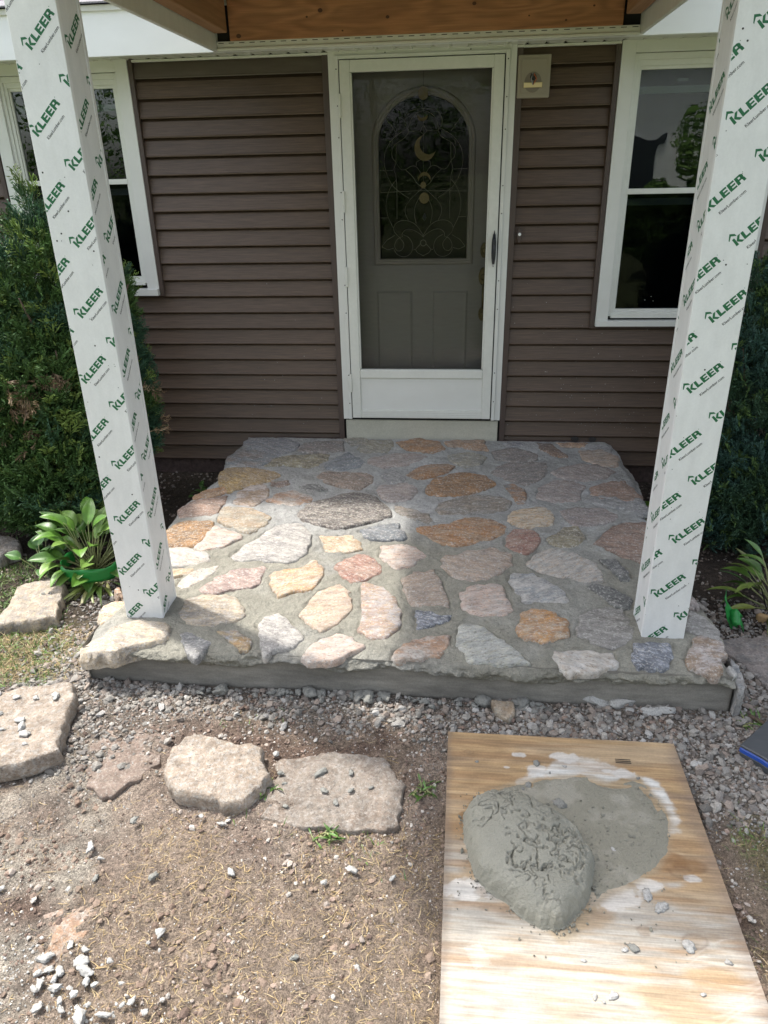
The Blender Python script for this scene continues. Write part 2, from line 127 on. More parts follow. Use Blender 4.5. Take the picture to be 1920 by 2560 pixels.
class MB:
    def __init__(s): s.v = []; s.f = []
    def add(s, V, F):
        n = len(s.v); s.v += [tuple(p) for p in V]; s.f += [tuple(i+n for i in q) for q in F]
    def box(s, x0, x1, y0, y1, z0, z1):
        s.add([(x, y, z) for x in (x0, x1) for y in (y0, y1) for z in (z0, z1)],
              [(0, 1, 3, 2), (4, 6, 7, 5), (0, 4, 5, 1), (2, 3, 7, 6), (0, 2, 6, 4), (1, 5, 7, 3)])
    def tube(s, pts, r, n=6, closed=False):
        pts = [Vector(p) for p in pts]; rings = []; k = len(pts)
        for i, p in enumerate(pts):
            a = pts[(i-1) % k] if (closed or i > 0) else p; b = pts[(i+1) % k] if (closed or i < k-1) else p
            t = (b-a).normalized(); u = t.orthogonal().normalized() if abs(t.y) > .9 else t.cross(Vector((0, 1, 0))).normalized(); v = t.cross(u)
            rr = r[i] if isinstance(r, (list, tuple)) else r
            rings.append([p+u*math.cos(2*math.pi*j/n)*rr+v*math.sin(2*math.pi*j/n)*rr for j in range(n)])
        V = [q for g in rings for q in g]; F = []
        for i in range(k if closed else k-1):
            for j in range(n): F.append((i*n+j, i*n+(j+1) % n, ((i+1) % k)*n+(j+1) % n, ((i+1) % k)*n+j))
        if not closed: F += [tuple(range(n))[::-1], tuple((k-1)*n+j for j in range(n))]
        s.add(V, F)
    def prism(s, poly, y0, y1):
        """x/z outline extruded in y"""
        n = len(poly); s.add([(a, y0, b) for a, b in poly]+[(a, y1, b) for a, b in poly],
              [tuple(range(n)), tuple(range(2*n-1, n-1, -1))]+[(i, n+i, n+(i+1) % n, (i+1) % n) for i in range(n)])
    def ring(s, A, B, ya, yb):
        """strip between two x/z outlines with the same count"""
        n = len(A); s.add([(a, ya, b) for a, b in A]+[(a, yb, b) for a, b in B], [(i, (i+1) % n, n+(i+1) % n, n+i) for i in range(n)])
    def build(s, name, mat, parent=None, smooth=False, bevel=0):
        me = bpy.data.meshes.new(name); me.from_pydata([tuple(p) for p in s.v], [], s.f); me.update()
        bm = bmesh.new(); bm.from_mesh(me); bmesh.ops.recalc_face_normals(bm, faces=bm.faces)
        if bevel: bmesh.ops.bevel(bm, geom=list(bm.edges), offset=bevel, segments=1, affect='EDGES', clamp_overlap=True)
        bm.to_mesh(me); bm.free()
        if smooth: me.polygons.foreach_set('use_smooth', np.full(len(me.polygons), True))
        return obj(name, me, mat, parent)
def bx(name, mat, parent, x0, x1, y0, y1, z0, z1, bevel=.0015):
    b = MB(); b.box(x0, x1, y0, y1, z0, z1); return b.build(name, mat, parent, bevel=bevel)
def scatter(T, TF, P, M, S, col=None, tcol=None):
    """many copies of a template: P positions (n,3), M rotations (n,3,3), S scales (n,) or (n,3)"""
    n = len(P); S = np.asarray(S); S = S[:, None] if S.ndim == 1 else S
    V = np.einsum('nij,nkj->nki', M, T[None]*S[:, None, :])+P[:, None, :]
    F = (TF[None]+(np.arange(n)*len(T))[:, None, None]).reshape(-1, TF.shape[1])
    cc = None
    if col is not None:
        cc = np.repeat(col[:, None, :], len(T), 1)
        if tcol is not None: cc = cc*tcol[None]
        cc = cc.reshape(-1, 3)
    return V.reshape(-1, 3), F, cc
def rot_z(a):
    M = np.zeros((len(a), 3, 3)); c, s = np.cos(a), np.sin(a); M[:, 0, 0] = c; M[:, 0, 1] = -s; M[:, 1, 0] = s; M[:, 1, 1] = c; M[:, 2, 2] = 1; return M
def rand_rot(n, g=rng):
    q = g.normal(size=(n, 4)); q /= np.linalg.norm(q, axis=1)[:, None]; a, b, c, d = q.T
    return np.array([[1-2*(c*c+d*d), 2*(b*c-a*d), 2*(b*d+a*c)], [2*(b*c+a*d), 1-2*(b*b+d*d), 2*(c*d-a*b)], [2*(b*d-a*c), 2*(c*d+a*b), 1-2*(b*b+c*c)]]).transpose(2, 0, 1)
def frames(D, g=rng):
    D = D/np.linalg.norm(D, axis=1)[:, None]; r = g.normal(size=D.shape); U = np.cross(D, r); U /= np.linalg.norm(U, axis=1)[:, None]
    return np.stack([D, U, np.cross(D, U)], 2)

# ---------------------------------------------------------------- materials
def mat(name, col=(.5, .5, .5), rough=.7, metal=0, spec=.5, noise=None, bump=None, attr=False, fine=None, coat=0, trans=None, rings=None):
    """noise: (scale xyz, amount, second colour); fine: (scale, lo, hi) value speckle; bump: list of (scale xyz, strength, distance)"""
    M = bpy.data.materials.new(name); M.use_nodes = True; t = M.node_tree; N = t.nodes; L = t.links; bs = N['Principled BSDF']
    bs.inputs['Base Color'].default_value = (*col, 1); bs.inputs['Roughness'].default_value = rough; bs.inputs['Metallic'].default_value = metal
    bs.inputs['Specular IOR Level'].default_value = spec; bs.inputs['Coat Weight'].default_value = coat
    tc = N.new('ShaderNodeTexCoord')
    def nz(scale, det=5, ro=.6):
        mp = N.new('ShaderNodeMapping'); mp.inputs['Scale'].default_value = scale if hasattr(scale, '__len__') else (scale,)*3
        L.new(tc.outputs['Object'], mp.inputs[0]); n = N.new('ShaderNodeTexNoise'); n.inputs['Scale'].default_value = 1; n.inputs['Detail'].default_value = det; n.inputs['Roughness'].default_value = ro
        L.new(mp.outputs[0], n.inputs[0]); return n.outputs[0]
    src = None
    if attr:
        a = N.new('ShaderNodeVertexColor'); a.layer_name = 'Col'; src = a.outputs[0]
    if noise:
        sc, amt, c2 = noise; rr = N.new('ShaderNodeMapRange'); rr.inputs[1].default_value = .5-.22; rr.inputs[2].default_value = .5+.22; rr.inputs[4].default_value = amt
        L.new(nz(sc), rr.inputs[0]); mx = N.new('ShaderNodeMixRGB'); mx.inputs[1].default_value = (*col, 1); mx.inputs[2].default_value = (*c2, 1)
        if src: L.new(src, mx.inputs[1])
        L.new(rr.outputs[0], mx.inputs[0]); src = mx.outputs[0]
    if fine:
        for fsc, lo, hi in (fine if isinstance(fine, list) else [fine]):
            rr = N.new('ShaderNodeMapRange'); rr.inputs[1].default_value = .3; rr.inputs[2].default_value = .7; rr.inputs[3].default_value = lo; rr.inputs[4].default_value = hi
            L.new(nz(fsc, 3), rr.inputs[0]); vm = N.new('ShaderNodeVectorMath'); vm.operation = 'SCALE'
            if src: L.new(src, vm.inputs[0])
            else: vm.inputs[0].default_value = col
            L.new(rr.outputs[0], vm.inputs['Scale']); src = vm.outputs[0]
    if rings:                                                  # growth-ring figure: contours of a stretched noise
        rsc, kk, lo, hi = rings; m1 = N.new('ShaderNodeMath'); m1.operation = 'MULTIPLY'; m1.inputs[1].default_value = kk; L.new(nz(rsc, 2, .4), m1.inputs[0])
        m2 = N.new('ShaderNodeMath'); m2.operation = 'SINE'; L.new(m1.outputs[0], m2.inputs[0]); rr = N.new('ShaderNodeMapRange'); rr.inputs[1].default_value = -1; rr.inputs[2].default_value = .9; rr.inputs[3].default_value = lo; rr.inputs[4].default_value = hi
        L.new(m2.outputs[0], rr.inputs[0]); vm = N.new('ShaderNodeVectorMath'); vm.operation = 'SCALE'
        if src: L.new(src, vm.inputs[0])
        else: vm.inputs[0].default_value = col
        L.new(rr.outputs[0], vm.inputs['Scale']); src = vm.outputs[0]
    if src: L.new(src, bs.inputs['Base Color'])
    if bump:
        prev = None
        for sc, st, di in bump:
            b = N.new('ShaderNodeBump'); b.inputs['Strength'].default_value = st; b.inputs['Distance'].default_value = di; L.new(nz(sc, 6), b.inputs['Height'])
            if prev: L.new(prev, b.inputs['Normal'])
            prev = b.outputs[0]
        L.new(prev, bs.inputs['Normal'])
    if trans: bs.inputs['Transmission Weight'].default_value = trans
    return M
M_pvc = mat('white_pvc_trim', (.77, .78, .775), .42, noise=((6, 6, 1.5), .35, (.66, .66, .64)), fine=[((24, 24, 9), .94, 1.03), ((160,)*3, .97, 1.02)], bump=[(90, .12, .002)])
M_pvcedge = mat('white_pvc_cut_edge', (.82, .83, .83), .5)
M_green = mat('green_print', (.012, .13, .05), .5)
M_black = mat('black_print', (.02, .022, .022), .5)
M_hole = mat('nail_hole', (.03, .028, .026), .9)
M_siding = mat('brown_vinyl_siding', (.112, .074, .050), .5, noise=((2.5, 2, 60), .7, (.070, .047, .032)), fine=[((.9, .9, 3), .88, 1.12), ((7, 5, 150), .72, 1.22)], bump=[((5, 4, 150), .5, .003)])
M_sidtrim = mat('brown_vinyl_trim', (.072, .050, .042), .5, fine=((60, 60, 8), .85, 1.1))
M_dirtyv = mat('dirty_first_course_vinyl', (.088, .068, .055), .55, noise=((5, 2, 30), .6, (.14, .118, .09)), bump=[((5, 4, 260), .3, .002)])
M_found = mat('brown_parging', (.10, .07, .062), .9, fine=((30, 30, 30), .7, 1.25), bump=[(18, .8, .03), (90, .6, .008)])
M_vinyl = mat('white_vinyl', (.70, .71, .66), .38, fine=[((3, 3, 1.2), .93, 1.04), ((40, 40, 40), .96, 1.02)], bump=[(40, .05, .002)])
M_vinylw = mat('weathered_white_aluminium', (.72, .73, .70), .42, noise=((4, 4, 6), .5, (.62, .625, .58)), bump=[(60, .08, .002)])
M_fascia = mat('white_fascia_metal', (.86, .88, .88), .35, fine=((3, 3, 8), .97, 1.02))
M_seam = mat('dark_gap', (.012, .012, .012), .9)
M_riser = mat('cream_painted_concrete', (.52, .51, .43), .75, noise=((6, 6, 12), .6, (.40, .39, .32)), fine=((120, 120, 120), .9, 1.08), bump=[(60, .3, .003)])
M_door = mat('olive_grey_door_paint', (.185, .178, .158), .48, fine=((14, 3, 90), .94, 1.06), bump=[((25, 3, 160), .1, .002)])
M_moul = mat('olive_beige_moulding', (.22, .208, .175), .45)
M_brass = mat('aged_brass', (.17, .135, .07), .5, metal=1, fine=((150, 150, 150), .7, 1.1), bump=[(140, .5, .003)])
M_came = mat('came_metal', (.20, .195, .165), .5)
M_blackmetal = mat('black_metal', (.015, .017, .025), .35)
M_header = mat('cedar_plywood', (.46, .235, .115), .65, noise=((2.2, 3, 9), 1, (.36, .165, .075)), rings=((1.5, 1, 8), 70, .80, 1.08), fine=[((6, 4, 160), .85, 1.12)], bump=[((5, 5, 120), .25, .002)])
M_beam = mat('spruce_beam', (.42, .24, .13), .7, noise=((30, 1.5, 22), .9, (.29, .15, .075)), fine=((80, 4, 80), .85, 1.1))
M_knot = mat('wood_knot', (.10, .045, .025), .7)
M_shingle = mat('grey_asphalt_shingle', (.22, .21, .22), .95, fine=((260, 260, 260), .5, 1.6), bump=[(200, .6, .004)])
M_box = mat('tan_plastic_block', (.34, .30, .24), .5)
M_slab = mat('poured_concrete', (.29, .275, .24), .85, noise=((2.4, 3, 11), .95, (.15, .14, .122)), fine=[((9, 9, 40), .82, 1.14), ((180, 180, 180), .85, 1.12)], bump=[(40, .35, .006), ((12, 12, 120), .3, .003)])
M_mortar = mat('wet_grey_mortar', (.3, .3, .26), .8, attr=True, fine=[((200,)*3, .80, 1.16), ((50,)*3, .88, 1.12), ((9,)*3, .82, 1.15)], bump=[(11, .8, .04), (45, .8, .014), (160, .8, .006)])
M_ground = mat('bare_dirt', (.2, .15, .1), .95, attr=True, fine=[((260,)*3, .45, 1.6), ((90,)*3, .6, 1.4), ((22,)*3, .82, 1.18)], bump=[(45, .9, .03), (130, 1, .014), (300, 1, .006)])
M_gravel = mat('crushed_stone', (.3, .28, .26), .9, attr=True, fine=((260,)*3, .75, 1.2), bump=[(150, .5, .004)])
M_chip = mat('dried_mortar_crumb', (.43, .43, .41), .9, noise=((22,)*3, .8, (.30, .285, .26)), fine=((160,)*3, .7, 1.2), bump=[(120, .6, .004)])
M_chipgrey = mat('grey_mortar_crumb', (.22, .22, .20), .9, fine=((220,)*3, .75, 1.15), bump=[(90, .8, .006)])
M_foliage = mat('juniper_foliage', (.05, .09, .03), .6, attr=True, spec=.3)
M_leaf = mat('broad_leaf', (.06, .14, .02), .42, attr=True, spec=.5, fine=((40,)*3, .85, 1.12))
M_straw = mat('dry_straw', (.4, .3, .15), .8, attr=True)
M_bark = mat('bark', (.10, .07, .05), .9, bump=[((60, 60, 12), .8, .01)])
M_tape = mat('green_plastic_tape', (.02, .23, .045), .32, bump=[((30, 60, 200), .3, .004)])
M_board = mat('weathered_plywood', (.4, .27, .14), .7, attr=True, rings=((1.1, 5.5, 3), 95, .91, 1.04), fine=[((4, 130, 40), .80, 1.14), ((12, 320, 60), .85, 1.12), ((120,)*3, .92, 1.08)], bump=[((6, 200, 40), .4, .0025), (130, .2, .002)])
M_plyedge = mat('plywood_edge', (.30, .20, .11), .8, noise=((4, 4, 900), 1, (.12, .075, .04)))
M_case = mat('scratched_black_plastic', (.045, .05, .055), .4, noise=((9, 30, 9), .5, (.09, .095, .10)), bump=[((20, 90, 20), .2, .002)])
M_blue = mat('blue_plastic', (.02, .07, .34), .4)
M_inside = mat('dark_room', (.02, .02, .022), .9)
M_curtain = mat('dim_curtain', (.05, .052, .05), .9, noise=((40, 40, 3), .8, (.025, .026, .027)))
def glass(name, ior, rough, tint=(1, 1, 1), wav=0, dim=.9):
    M = bpy.data.materials.new(name); M.use_nodes = True; t = M.node_tree; N = t.nodes; L = t.links; N.clear()
    out = N.new('ShaderNodeOutputMaterial'); mx = N.new('ShaderNodeMixShader'); fr = N.new('ShaderNodeFresnel'); tr = N.new('ShaderNodeBsdfTransparent'); gl = N.new('ShaderNodeBsdfGlossy')
    fr.inputs[0].default_value = ior; tr.inputs[0].default_value = (dim*tint[0], dim*tint[1], dim*tint[2], 1); gl.inputs['Roughness'].default_value = rough
    if wav:
        tc = N.new('ShaderNodeTexCoord'); mp = N.new('ShaderNodeMapping'); mp.inputs['Scale'].default_value = (5, 5, 2.2); n = N.new('ShaderNodeTexNoise'); n.inputs['Scale'].default_value = 1; n.inputs['Detail'].default_value = 1.5
        b = N.new('ShaderNodeBump'); b.inputs['Strength'].default_value = wav; b.inputs['Distance'].default_value = .02
        L.new(tc.outputs['Object'], mp.inputs[0]); L.new(mp.outputs[0], n.inputs[0]); L.new(n.outputs[0], b.inputs['Height']); L.new(b.outputs[0], gl.inputs['Normal'])
    L.new(fr.outputs[0], mx.inputs[0]); L.new(tr.outputs[0], mx.inputs[1]); L.new(gl.outputs[0], mx.inputs[2]); L.new(mx.outputs[0], out.inputs[0]); return M
M_glass = glass('window_glass', 1.75, .0, (.8, .88, .85), .12, .75)
M_stormglass = glass('storm_glass', 1.22, .0, (1, 1, 1), .05, .88)
M_artglass = glass('dark_art_glass', 1.3, .02, (.35, .38, .4), .12, .5); M_lowglass = glass('screened_glass', 1.32, .03, (.6, .65, .7), .1, .6)
M_screen = mat('window_screen', (.03, .035, .035), .9)
# fieldstone: one node tree, colours and seed come from each stone's own properties
def stone_mat(name='fieldstone', iso=False):
    M = bpy.data.materials.new(name); M.use_nodes = True; t = M.node_tree; N = t.nodes; L = t.links; bs = N['Principled BSDF']; bs.inputs['Roughness'].default_value = .82
    def at(n, o='Color'):
        a = N.new('ShaderNodeAttribute'); a.attribute_type = 'OBJECT'; a.attribute_name = n; return a.outputs[o]
    tc = N.new('ShaderNodeTexCoord'); off = N.new('ShaderNodeVectorMath'); off.operation = 'ADD'; L.new(tc.outputs['Object'], off.inputs[0]); L.new(at('offset', 'Vector'), off.inputs[1])
    rt = N.new('ShaderNodeVectorRotate'); rt.rotation_type = 'Z_AXIS'; L.new(off.outputs[0], rt.inputs['Vector']); L.new(at('grain', 'Fac'), rt.inputs['Angle'])
    def nz(sc, det=4, ro=.6):
        if iso and hasattr(sc, '__len__'): sc = (sc[0]*sc[1])**.5
        mp = N.new('ShaderNodeMapping'); mp.inputs['Scale'].default_value = sc if hasattr(sc, '__len__') else (sc,)*3; L.new(rt.outputs[0], mp.inputs[0])
        n = N.new('ShaderNodeTexNoise'); n.inputs['Scale'].default_value = 1; n.inputs['Detail'].default_value = det; n.inputs['Roughness'].default_value = ro; L.new(mp.outputs[0], n.inputs[0]); return n.outputs[0]
    def mr(v, a, b, c=0, d=1):
        r = N.new('ShaderNodeMapRange'); r.inputs[1].default_value = a; r.inputs[2].default_value = b; r.inputs[3].default_value = c; r.inputs[4].default_value = d; L.new(v, r.inputs[0]); return r.outputs[0]
    def mix(f, a, b):
        m = N.new('ShaderNodeMixRGB'); L.new(f, m.inputs[0])
        for k, v in ((1, a), (2, b)):
            if isinstance(v, tuple): m.inputs[k].default_value = v
            else: L.new(v, m.inputs[k])
        return m.outputs[0]
    c = mix(mr(nz((9, 16, 12), 5, .62), .40, .60), at('tint_a'), at('tint_b'))
    c = mix(mr(nz((30, 66, 50), 6, .78), .48, .60, 0, .85), c, at('tint_c'))
    c = mix(mr(nz(85, 4, .75), .53, .62, 0, .28 if iso else .7), c, (.60, .58, .54, 1))
    c = mix(mr(nz((70, 150, 120), 4, .75), .56, .64, 0, .6), c, (.07, .06, .05, 1))
    v = N.new('ShaderNodeVectorMath'); v.operation = 'SCALE'; L.new(c, v.inputs[0]); L.new(mr(nz((16, 40, 30), 4), .3, .7, .68, 1.2), v.inputs['Scale'])
    L.new(v.outputs[0], bs.inputs['Base Color'])
    b1 = N.new('ShaderNodeBump'); b1.inputs['Strength'].default_value = .8; b1.inputs['Distance'].default_value = .018; L.new(nz((22, 48, 30), 6, .65), b1.inputs['Height'])
    b2 = N.new('ShaderNodeBump'); b2.inputs['Strength'].default_value = .8; b2.inputs['Distance'].default_value = .006; L.new(nz((120, 260, 200), 4, .7), b2.inputs['Height']); L.new(b1.outputs[0], b2.inputs['Normal']); L.new(b2.outputs[0], bs.inputs['Normal'])
    return M
M_stone = stone_mat(); M_flag = stone_mat('dusty_flagstone', True)
PAL = {  # main, second, streak
 'greyblue': ((.24, .24, .245), (.19, .20, .22), (.31, .29, .27)), 'bluebrown': ((.21, .235, .25), (.25, .20, .17), (.30, .30, .29)), 'greybrown': ((.25, .215, .195), (.20, .19, .18), (.32, .27, .23)),
 'tangrey': ((.28, .255, .19), (.24, .235, .21), (.35, .31, .24)), 'speckle': ((.30, .255, .16), (.17, .145, .10), (.42, .39, .30)), 'blue': ((.16, .18, .195), (.205, .22, .235), (.27, .27, .27)),
 'pinkgrey': ((.31, .25, .235), (.26, .24, .235), (.40, .35, .32)), 'gold': ((.40, .27, .10), (.33, .25, .16), (.22, .15, .08)), 'pinkbrown': ((.33, .23, .185), (.27, .215, .18), (.20, .15, .12)),
 'brown': ((.28, .18, .12), (.23, .18, .15), (.16, .12, .10)), 'darkgrey': ((.145, .15, .14), (.21, .205, .19), (.10, .10, .095)), 'grey': ((.28, .275, .265), (.22, .22, .22), (.38, .37, .35)),
 'brownwhite': ((.32, .20, .13), (.44, .41, .40), (.24, .17, .13)), 'orangewhite': ((.42, .25, .15), (.46, .41, .36), (.30, .22, .17)), 'blackmottle': ((.115, .10, .092), (.20, .18, .16), (.40, .35, .29)),
 'tan': ((.37, .27, .17), (.30, .28, .225), (.42, .35, .26)), 'whitemottle': ((.42, .395, .355), (.28, .265, .25), (.50, .47, .43)), 'cream': ((.50, .37, .23), (.52, .46, .36), (.42, .27, .15)),
 'pinkwhite': ((.47, .34, .30), (.44, .41, .38), (.50, .32, .25)), 'orange': ((.40, .21, .09), (.31, .22, .15), (.24, .13, .07)), 'orangetan': ((.42, .265, .16), (.33, .25, .19), (.26, .17, .11)),
 'pinktan': ((.39, .29, .235), (.35, .31, .27), (.44, .30, .22)), 'orangegold': ((.37, .20, .085), (.30, .19, .11), (.20, .125, .07)), 'orangegrey': ((.37, .21, .11), (.20, .205, .21), (.26, .18, .12)),
 'brownred': ((.31, .20, .145), (.25, .175, .135), (.37, .27, .21)), 'greytan': ((.29, .24, .185), (.26, .245, .22), (.19, .16, .13)), 'orange2': ((.43, .22, .09), (.38, .26, .16), (.25, .14, .08)),
 'red': ((.36, .19, .14), (.42, .29, .22), (.26, .14, .11)), 'white': ((.45, .41, .36), (.40, .39, .36), (.49, .39, .29)), 'whiteblue': ((.43, .41, .38), (.27, .29, .30), (.48, .45, .41)),
 'navy': ((.11, .12, .14), (.19, .20, .225), (.40, .42, .46)), 'amber': ((.50, .26, .085), (.47, .36, .25), (.38, .20, .10)), 'warmgrey': ((.31, .295, .27), (.25, .235, .21), (.36, .34, .31)),
 'striped': ((.41, .415, .38), (.30, .31, .29), (.44, .42, .33)), 'creamwhite': ((.46, .42, .36), (.47, .45, .42), (.38, .31, .24)), 'redwhite': ((.36, .23, .20), (.42, .42, .42), (.44, .27, .15)),
 'goldblack': ((.42, .23, .09), (.34, .23, .13), (.12, .08, .06)), 'purple': ((.40, .26, .245), (.29, .185, .19), (.48, .38, .34)), 'amberwhite': ((.52, .34, .17), (.52, .44, .34), (.46, .27, .17)),
 'creamgrey': ((.44, .37, .28), (.30, .27, .235), (.48, .38, .25)), 'orangepink': ((.47, .33, .23), (.46, .36, .28), (.46, .30, .24)), 'orangeblue': ((.42, .26, .11), (.30, .32, .34), (.44, .34, .18)),
 'pinkorange': ((.48, .36, .27), (.45, .26, .16), (.50, .42, .28)), 'dirty': ((.37, .30, .23), (.29, .225, .165), (.40, .375, .335)), 'dusty': ((.27, .225, .18), (.215, .165, .125), (.31, .28, .245)), 'soil': ((.25, .185, .145), (.21, .15, .115), (.30, .24, .19)), 'rosy': ((.33, .24, .185), (.36, .22, .13), (.36, .32, .27)),
}
def stone_props(o, kind, i, jit=.06):
    r = random.Random(i*31+5); k = (1.14 if i < 500 else 1)*(1.02 if 'white' in kind or kind in ('striped', 'cream') else 1)*(1+r.uniform(-jit, jit)); a, b, c = [[.9*q+.1*sum(t)/3 for q in t] for t in PAL[kind]]
    if 'pink' in kind or kind in ('purple', 'redwhite', 'brownwhite'): a, b, c = [[t[0]*.98, .6*t[1]+.4*(t[0]*.80), .75*t[2]+.25*(t[0]*.60)] for t in (a, b, c)]
    for n, t in (('tint_a', a), ('tint_b', b), ('tint_c', c)): o[n] = [x*k for x in t]
    o['offset'] = [r.uniform(0, 40), r.uniform(0, 40), r.uniform(0, 9)]; o['grain'] = r.uniform(-.6, .6)
# ================================================================ SETTING: ground
GZ = -.19
def ground_h(x, y):
    z = GZ+(fbm(x, y, 2.2, 4, 3)-.5)*.045+(fbm(x, y, 14, 4, 11)-.5)*.024+(fbm(x, y, 50, 3, 21)-.5)*.014
    z = z-.018*np.exp(-(((x+.95)/.35)**2+((y+3.0)/.2)**2))
    return z
def gravel_zone(x, y):
    n = (fbm(x, y, 5, 3, 91)-.5)*.30
    strip = sm(-2.62, -2.44, y+n*.6)*sm(-1.75, -1.5, x)
    rgt = sm(.98, 1.12, x+n*.3)*sm(-2.98, -2.82, y+n)
    rgt2 = sm(.0, .4, x)*sm(-2.66, -2.52, y+n*.4)
    lft = sm(-2.95, -2.75, y+n)*(1-sm(-1.0, -.8, x+n))*sm(-1.7, -1.5, x)
    return np.clip(np.maximum.reduce([strip, rgt, rgt2, lft*.8]), 0, 1)*(1-sm(-2.0, -1.85, y)*.5)
def grass_zone(x, y):
    n = (fbm(x, y, 4, 3, 55)-.5)*.5
    r = sm(1.10, 1.25, x+n*.4)*(1-sm(-2.95, -2.8, y+n*.3)); l = (1-sm(-1.55, -1.38, x+n*.4))*sm(-2.4, -2.2, y+n*.3)
    return np.maximum(r, l)
def straw_zone(x, y):
    n = fbm(x, y, 3.2, 4, 77)
    return sm(.42, .62, n+.12*np.exp(-(((x+.05)/.45)**2+((y+3.4)/.35)**2))*2)*sm(-.95, -.6, x)*(1-sm(-3.05, -2.95, y))
def ground_color(x, y):
    def mixc(c, d, t): return c*(1-t[..., None])+np.array(d)*t[..., None]
    n1 = fbm(x, y, 3, 5, 31); n2 = fbm(x, y, 9, 5, 41); n3 = fbm(x, y, 28, 4, 51)
    c = np.zeros(x.shape+(3,)); c[:] = (.225, .172, .128)
    c = mixc(c, (.13, .085, .062), sm(.47, .62, n2)*.8)
    c = mixc(c, (.33, .27, .22), sm(.45, .65, n1)*.6)
    dust = (1-sm(-1.05, -.55, x+(n2-.5)*.7+(n1-.5)*.8))*(1-sm(-2.8, -2.6, y))
    c = mixc(c, (.37, .34, .285), sm(.3, .6, n2+dust*.25-.1)*dust*.8)
    c = mixc(c, (.12, .075, .055), np.exp(-(((x+1.0)/.16)**2+((y+3.38)/.07)**2))*.9)
    c = mixc(c, (.12, .08, .06), np.exp(-(((x+.60)/.3)**2+((y+2.62)/.09)**2))*.7)
    c = mixc(c, (.12, .08, .06), np.exp(-(((x+1.12)/.12)**2+((y+3.02)/.12)**2))*.7)
    c = mixc(c, (.165, .145, .12), gravel_zone(x, y)*.8)
    c = mixc(c, (.21, .158, .11), straw_zone(x, y)*.4)
    c = mixc(c, (.17, .145, .07), grass_zone(x, y)*.8)
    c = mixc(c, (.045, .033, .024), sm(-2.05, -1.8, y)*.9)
    return c*(.65+.7*n3)[..., None]
xs = np.arange(-2.6, 2.4, .0085); ys = np.arange(-4.1, .2, .0085)
X, Y = np.meshgrid(xs, ys); Z = ground_h(X, Y)
edge = np.minimum.reduce([X-xs[0], xs[-1]-X, Y-ys[0], ys[-1]-Y]); Z = GZ+(Z-GZ)*sm(0, .3, edge)
nx, ny = len(xs), len(ys); ii = np.arange(nx*ny).reshape(ny, nx)
F = np.stack([ii[:-1, :-1], ii[:-1, 1:], ii[1:, 1:], ii[1:, :-1]], -1).reshape(-1, 4)
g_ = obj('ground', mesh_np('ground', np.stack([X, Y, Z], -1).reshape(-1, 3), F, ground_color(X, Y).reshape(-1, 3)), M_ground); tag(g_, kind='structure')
M_far = mat('far_lawn', (.07, .10, .03), .95, noise=((.5, .5, .5), .7, (.12, .11, .05)), fine=((30, 30, 30), .7, 1.3))
bo = [(-2.6, -4.1), (2.392, -4.1), (2.392, .193), (-2.6, .193)]; fr_ = [(-300, -300), (300, -300), (300, 300), (-300, 300)]
me = bpy.data.meshes.new('yard'); me.from_pydata([(a, b, GZ) for a, b in bo+fr_], [], [(0, 4, 5, 1), (1, 5, 6, 2), (2, 6, 7, 3), (3, 7, 4, 0)]); me.update()
tag(obj('yard', me, M_far), kind='structure')

# ================================================================ SETTING: patio (slab, mortar bed, stones)
patio = empty('patio', kind='structure')
def pz(y): return .105*(1+np.asarray(y)/2.12)
def edge_x(tab, y):
    t = sorted(tab, key=lambda p: p[1]); return np.interp(y, [p[1] for p in t], [p[0] for p in t])
allst = [p for _, p in STONES]
NU, NV, NF = 380, 300, 26
u = np.linspace(0, 1, NU); v = np.linspace(0, 1, NV); U_, V_ = np.meshgrid(u, v)
YF = -2.325
ybase = -.02+(YF+.02)*V_
xl = edge_x(EDGE_L, ybase)+(fbm(ybase, ybase*0, 9, 3, 5)-.5)*.04; xr = edge_x(EDGE_R, ybase)+(fbm(ybase, ybase*0+5, 9, 3, 6)-.5)*.04
xx = xl+(xr-xl)*U_
yfront = YF+.03*(fbm(xx, xx*0, 3, 3, 8)-.5)+.012*(fbm(xx, xx*0+3, 14, 2, 9)-.5)
yy = -.02+(yfront+.02)*V_
zz = pz(yy)+(fbm(xx, yy, 6, 3, 15)-.5)*.008+(fbm(xx, yy, 34, 3, 16)-.5)*.007+(fbm(xx, yy, 110, 2, 17)-.5)*.0025
ds = np.full(xx.shape, -1e9)
for p in allst:
    bx0, bx1 = min(a for a, b in p)-.05, max(a for a, b in p)+.05; by0, by1 = min(b for a, b in p)-.05, max(b for a, b in p)+.05
    k = (xx > bx0) & (xx < bx1) & (yy > by0) & (yy < by1)
    if k.any(): ds[k] = np.maximum(ds[k], dpoly(xx[k], yy[k], p))
near = np.exp(-(np.clip(-ds, 0, 1)/.018)**2); zz = zz-.012*sm(.002, .012, ds)+.004*near*fbm(xx, yy, 20, 2, 18)-.011*np.exp(-((-ds-.004)/.007)**2)*sm(.38, .55, fbm(xx, yy, 11, 2, 61))
drop = np.minimum(sm(0, .05, xx-xl), sm(0, .05, xr-xx)); zz = zz-.02*(1-drop)
zz = zz-.012*sm(.965, 1, V_)
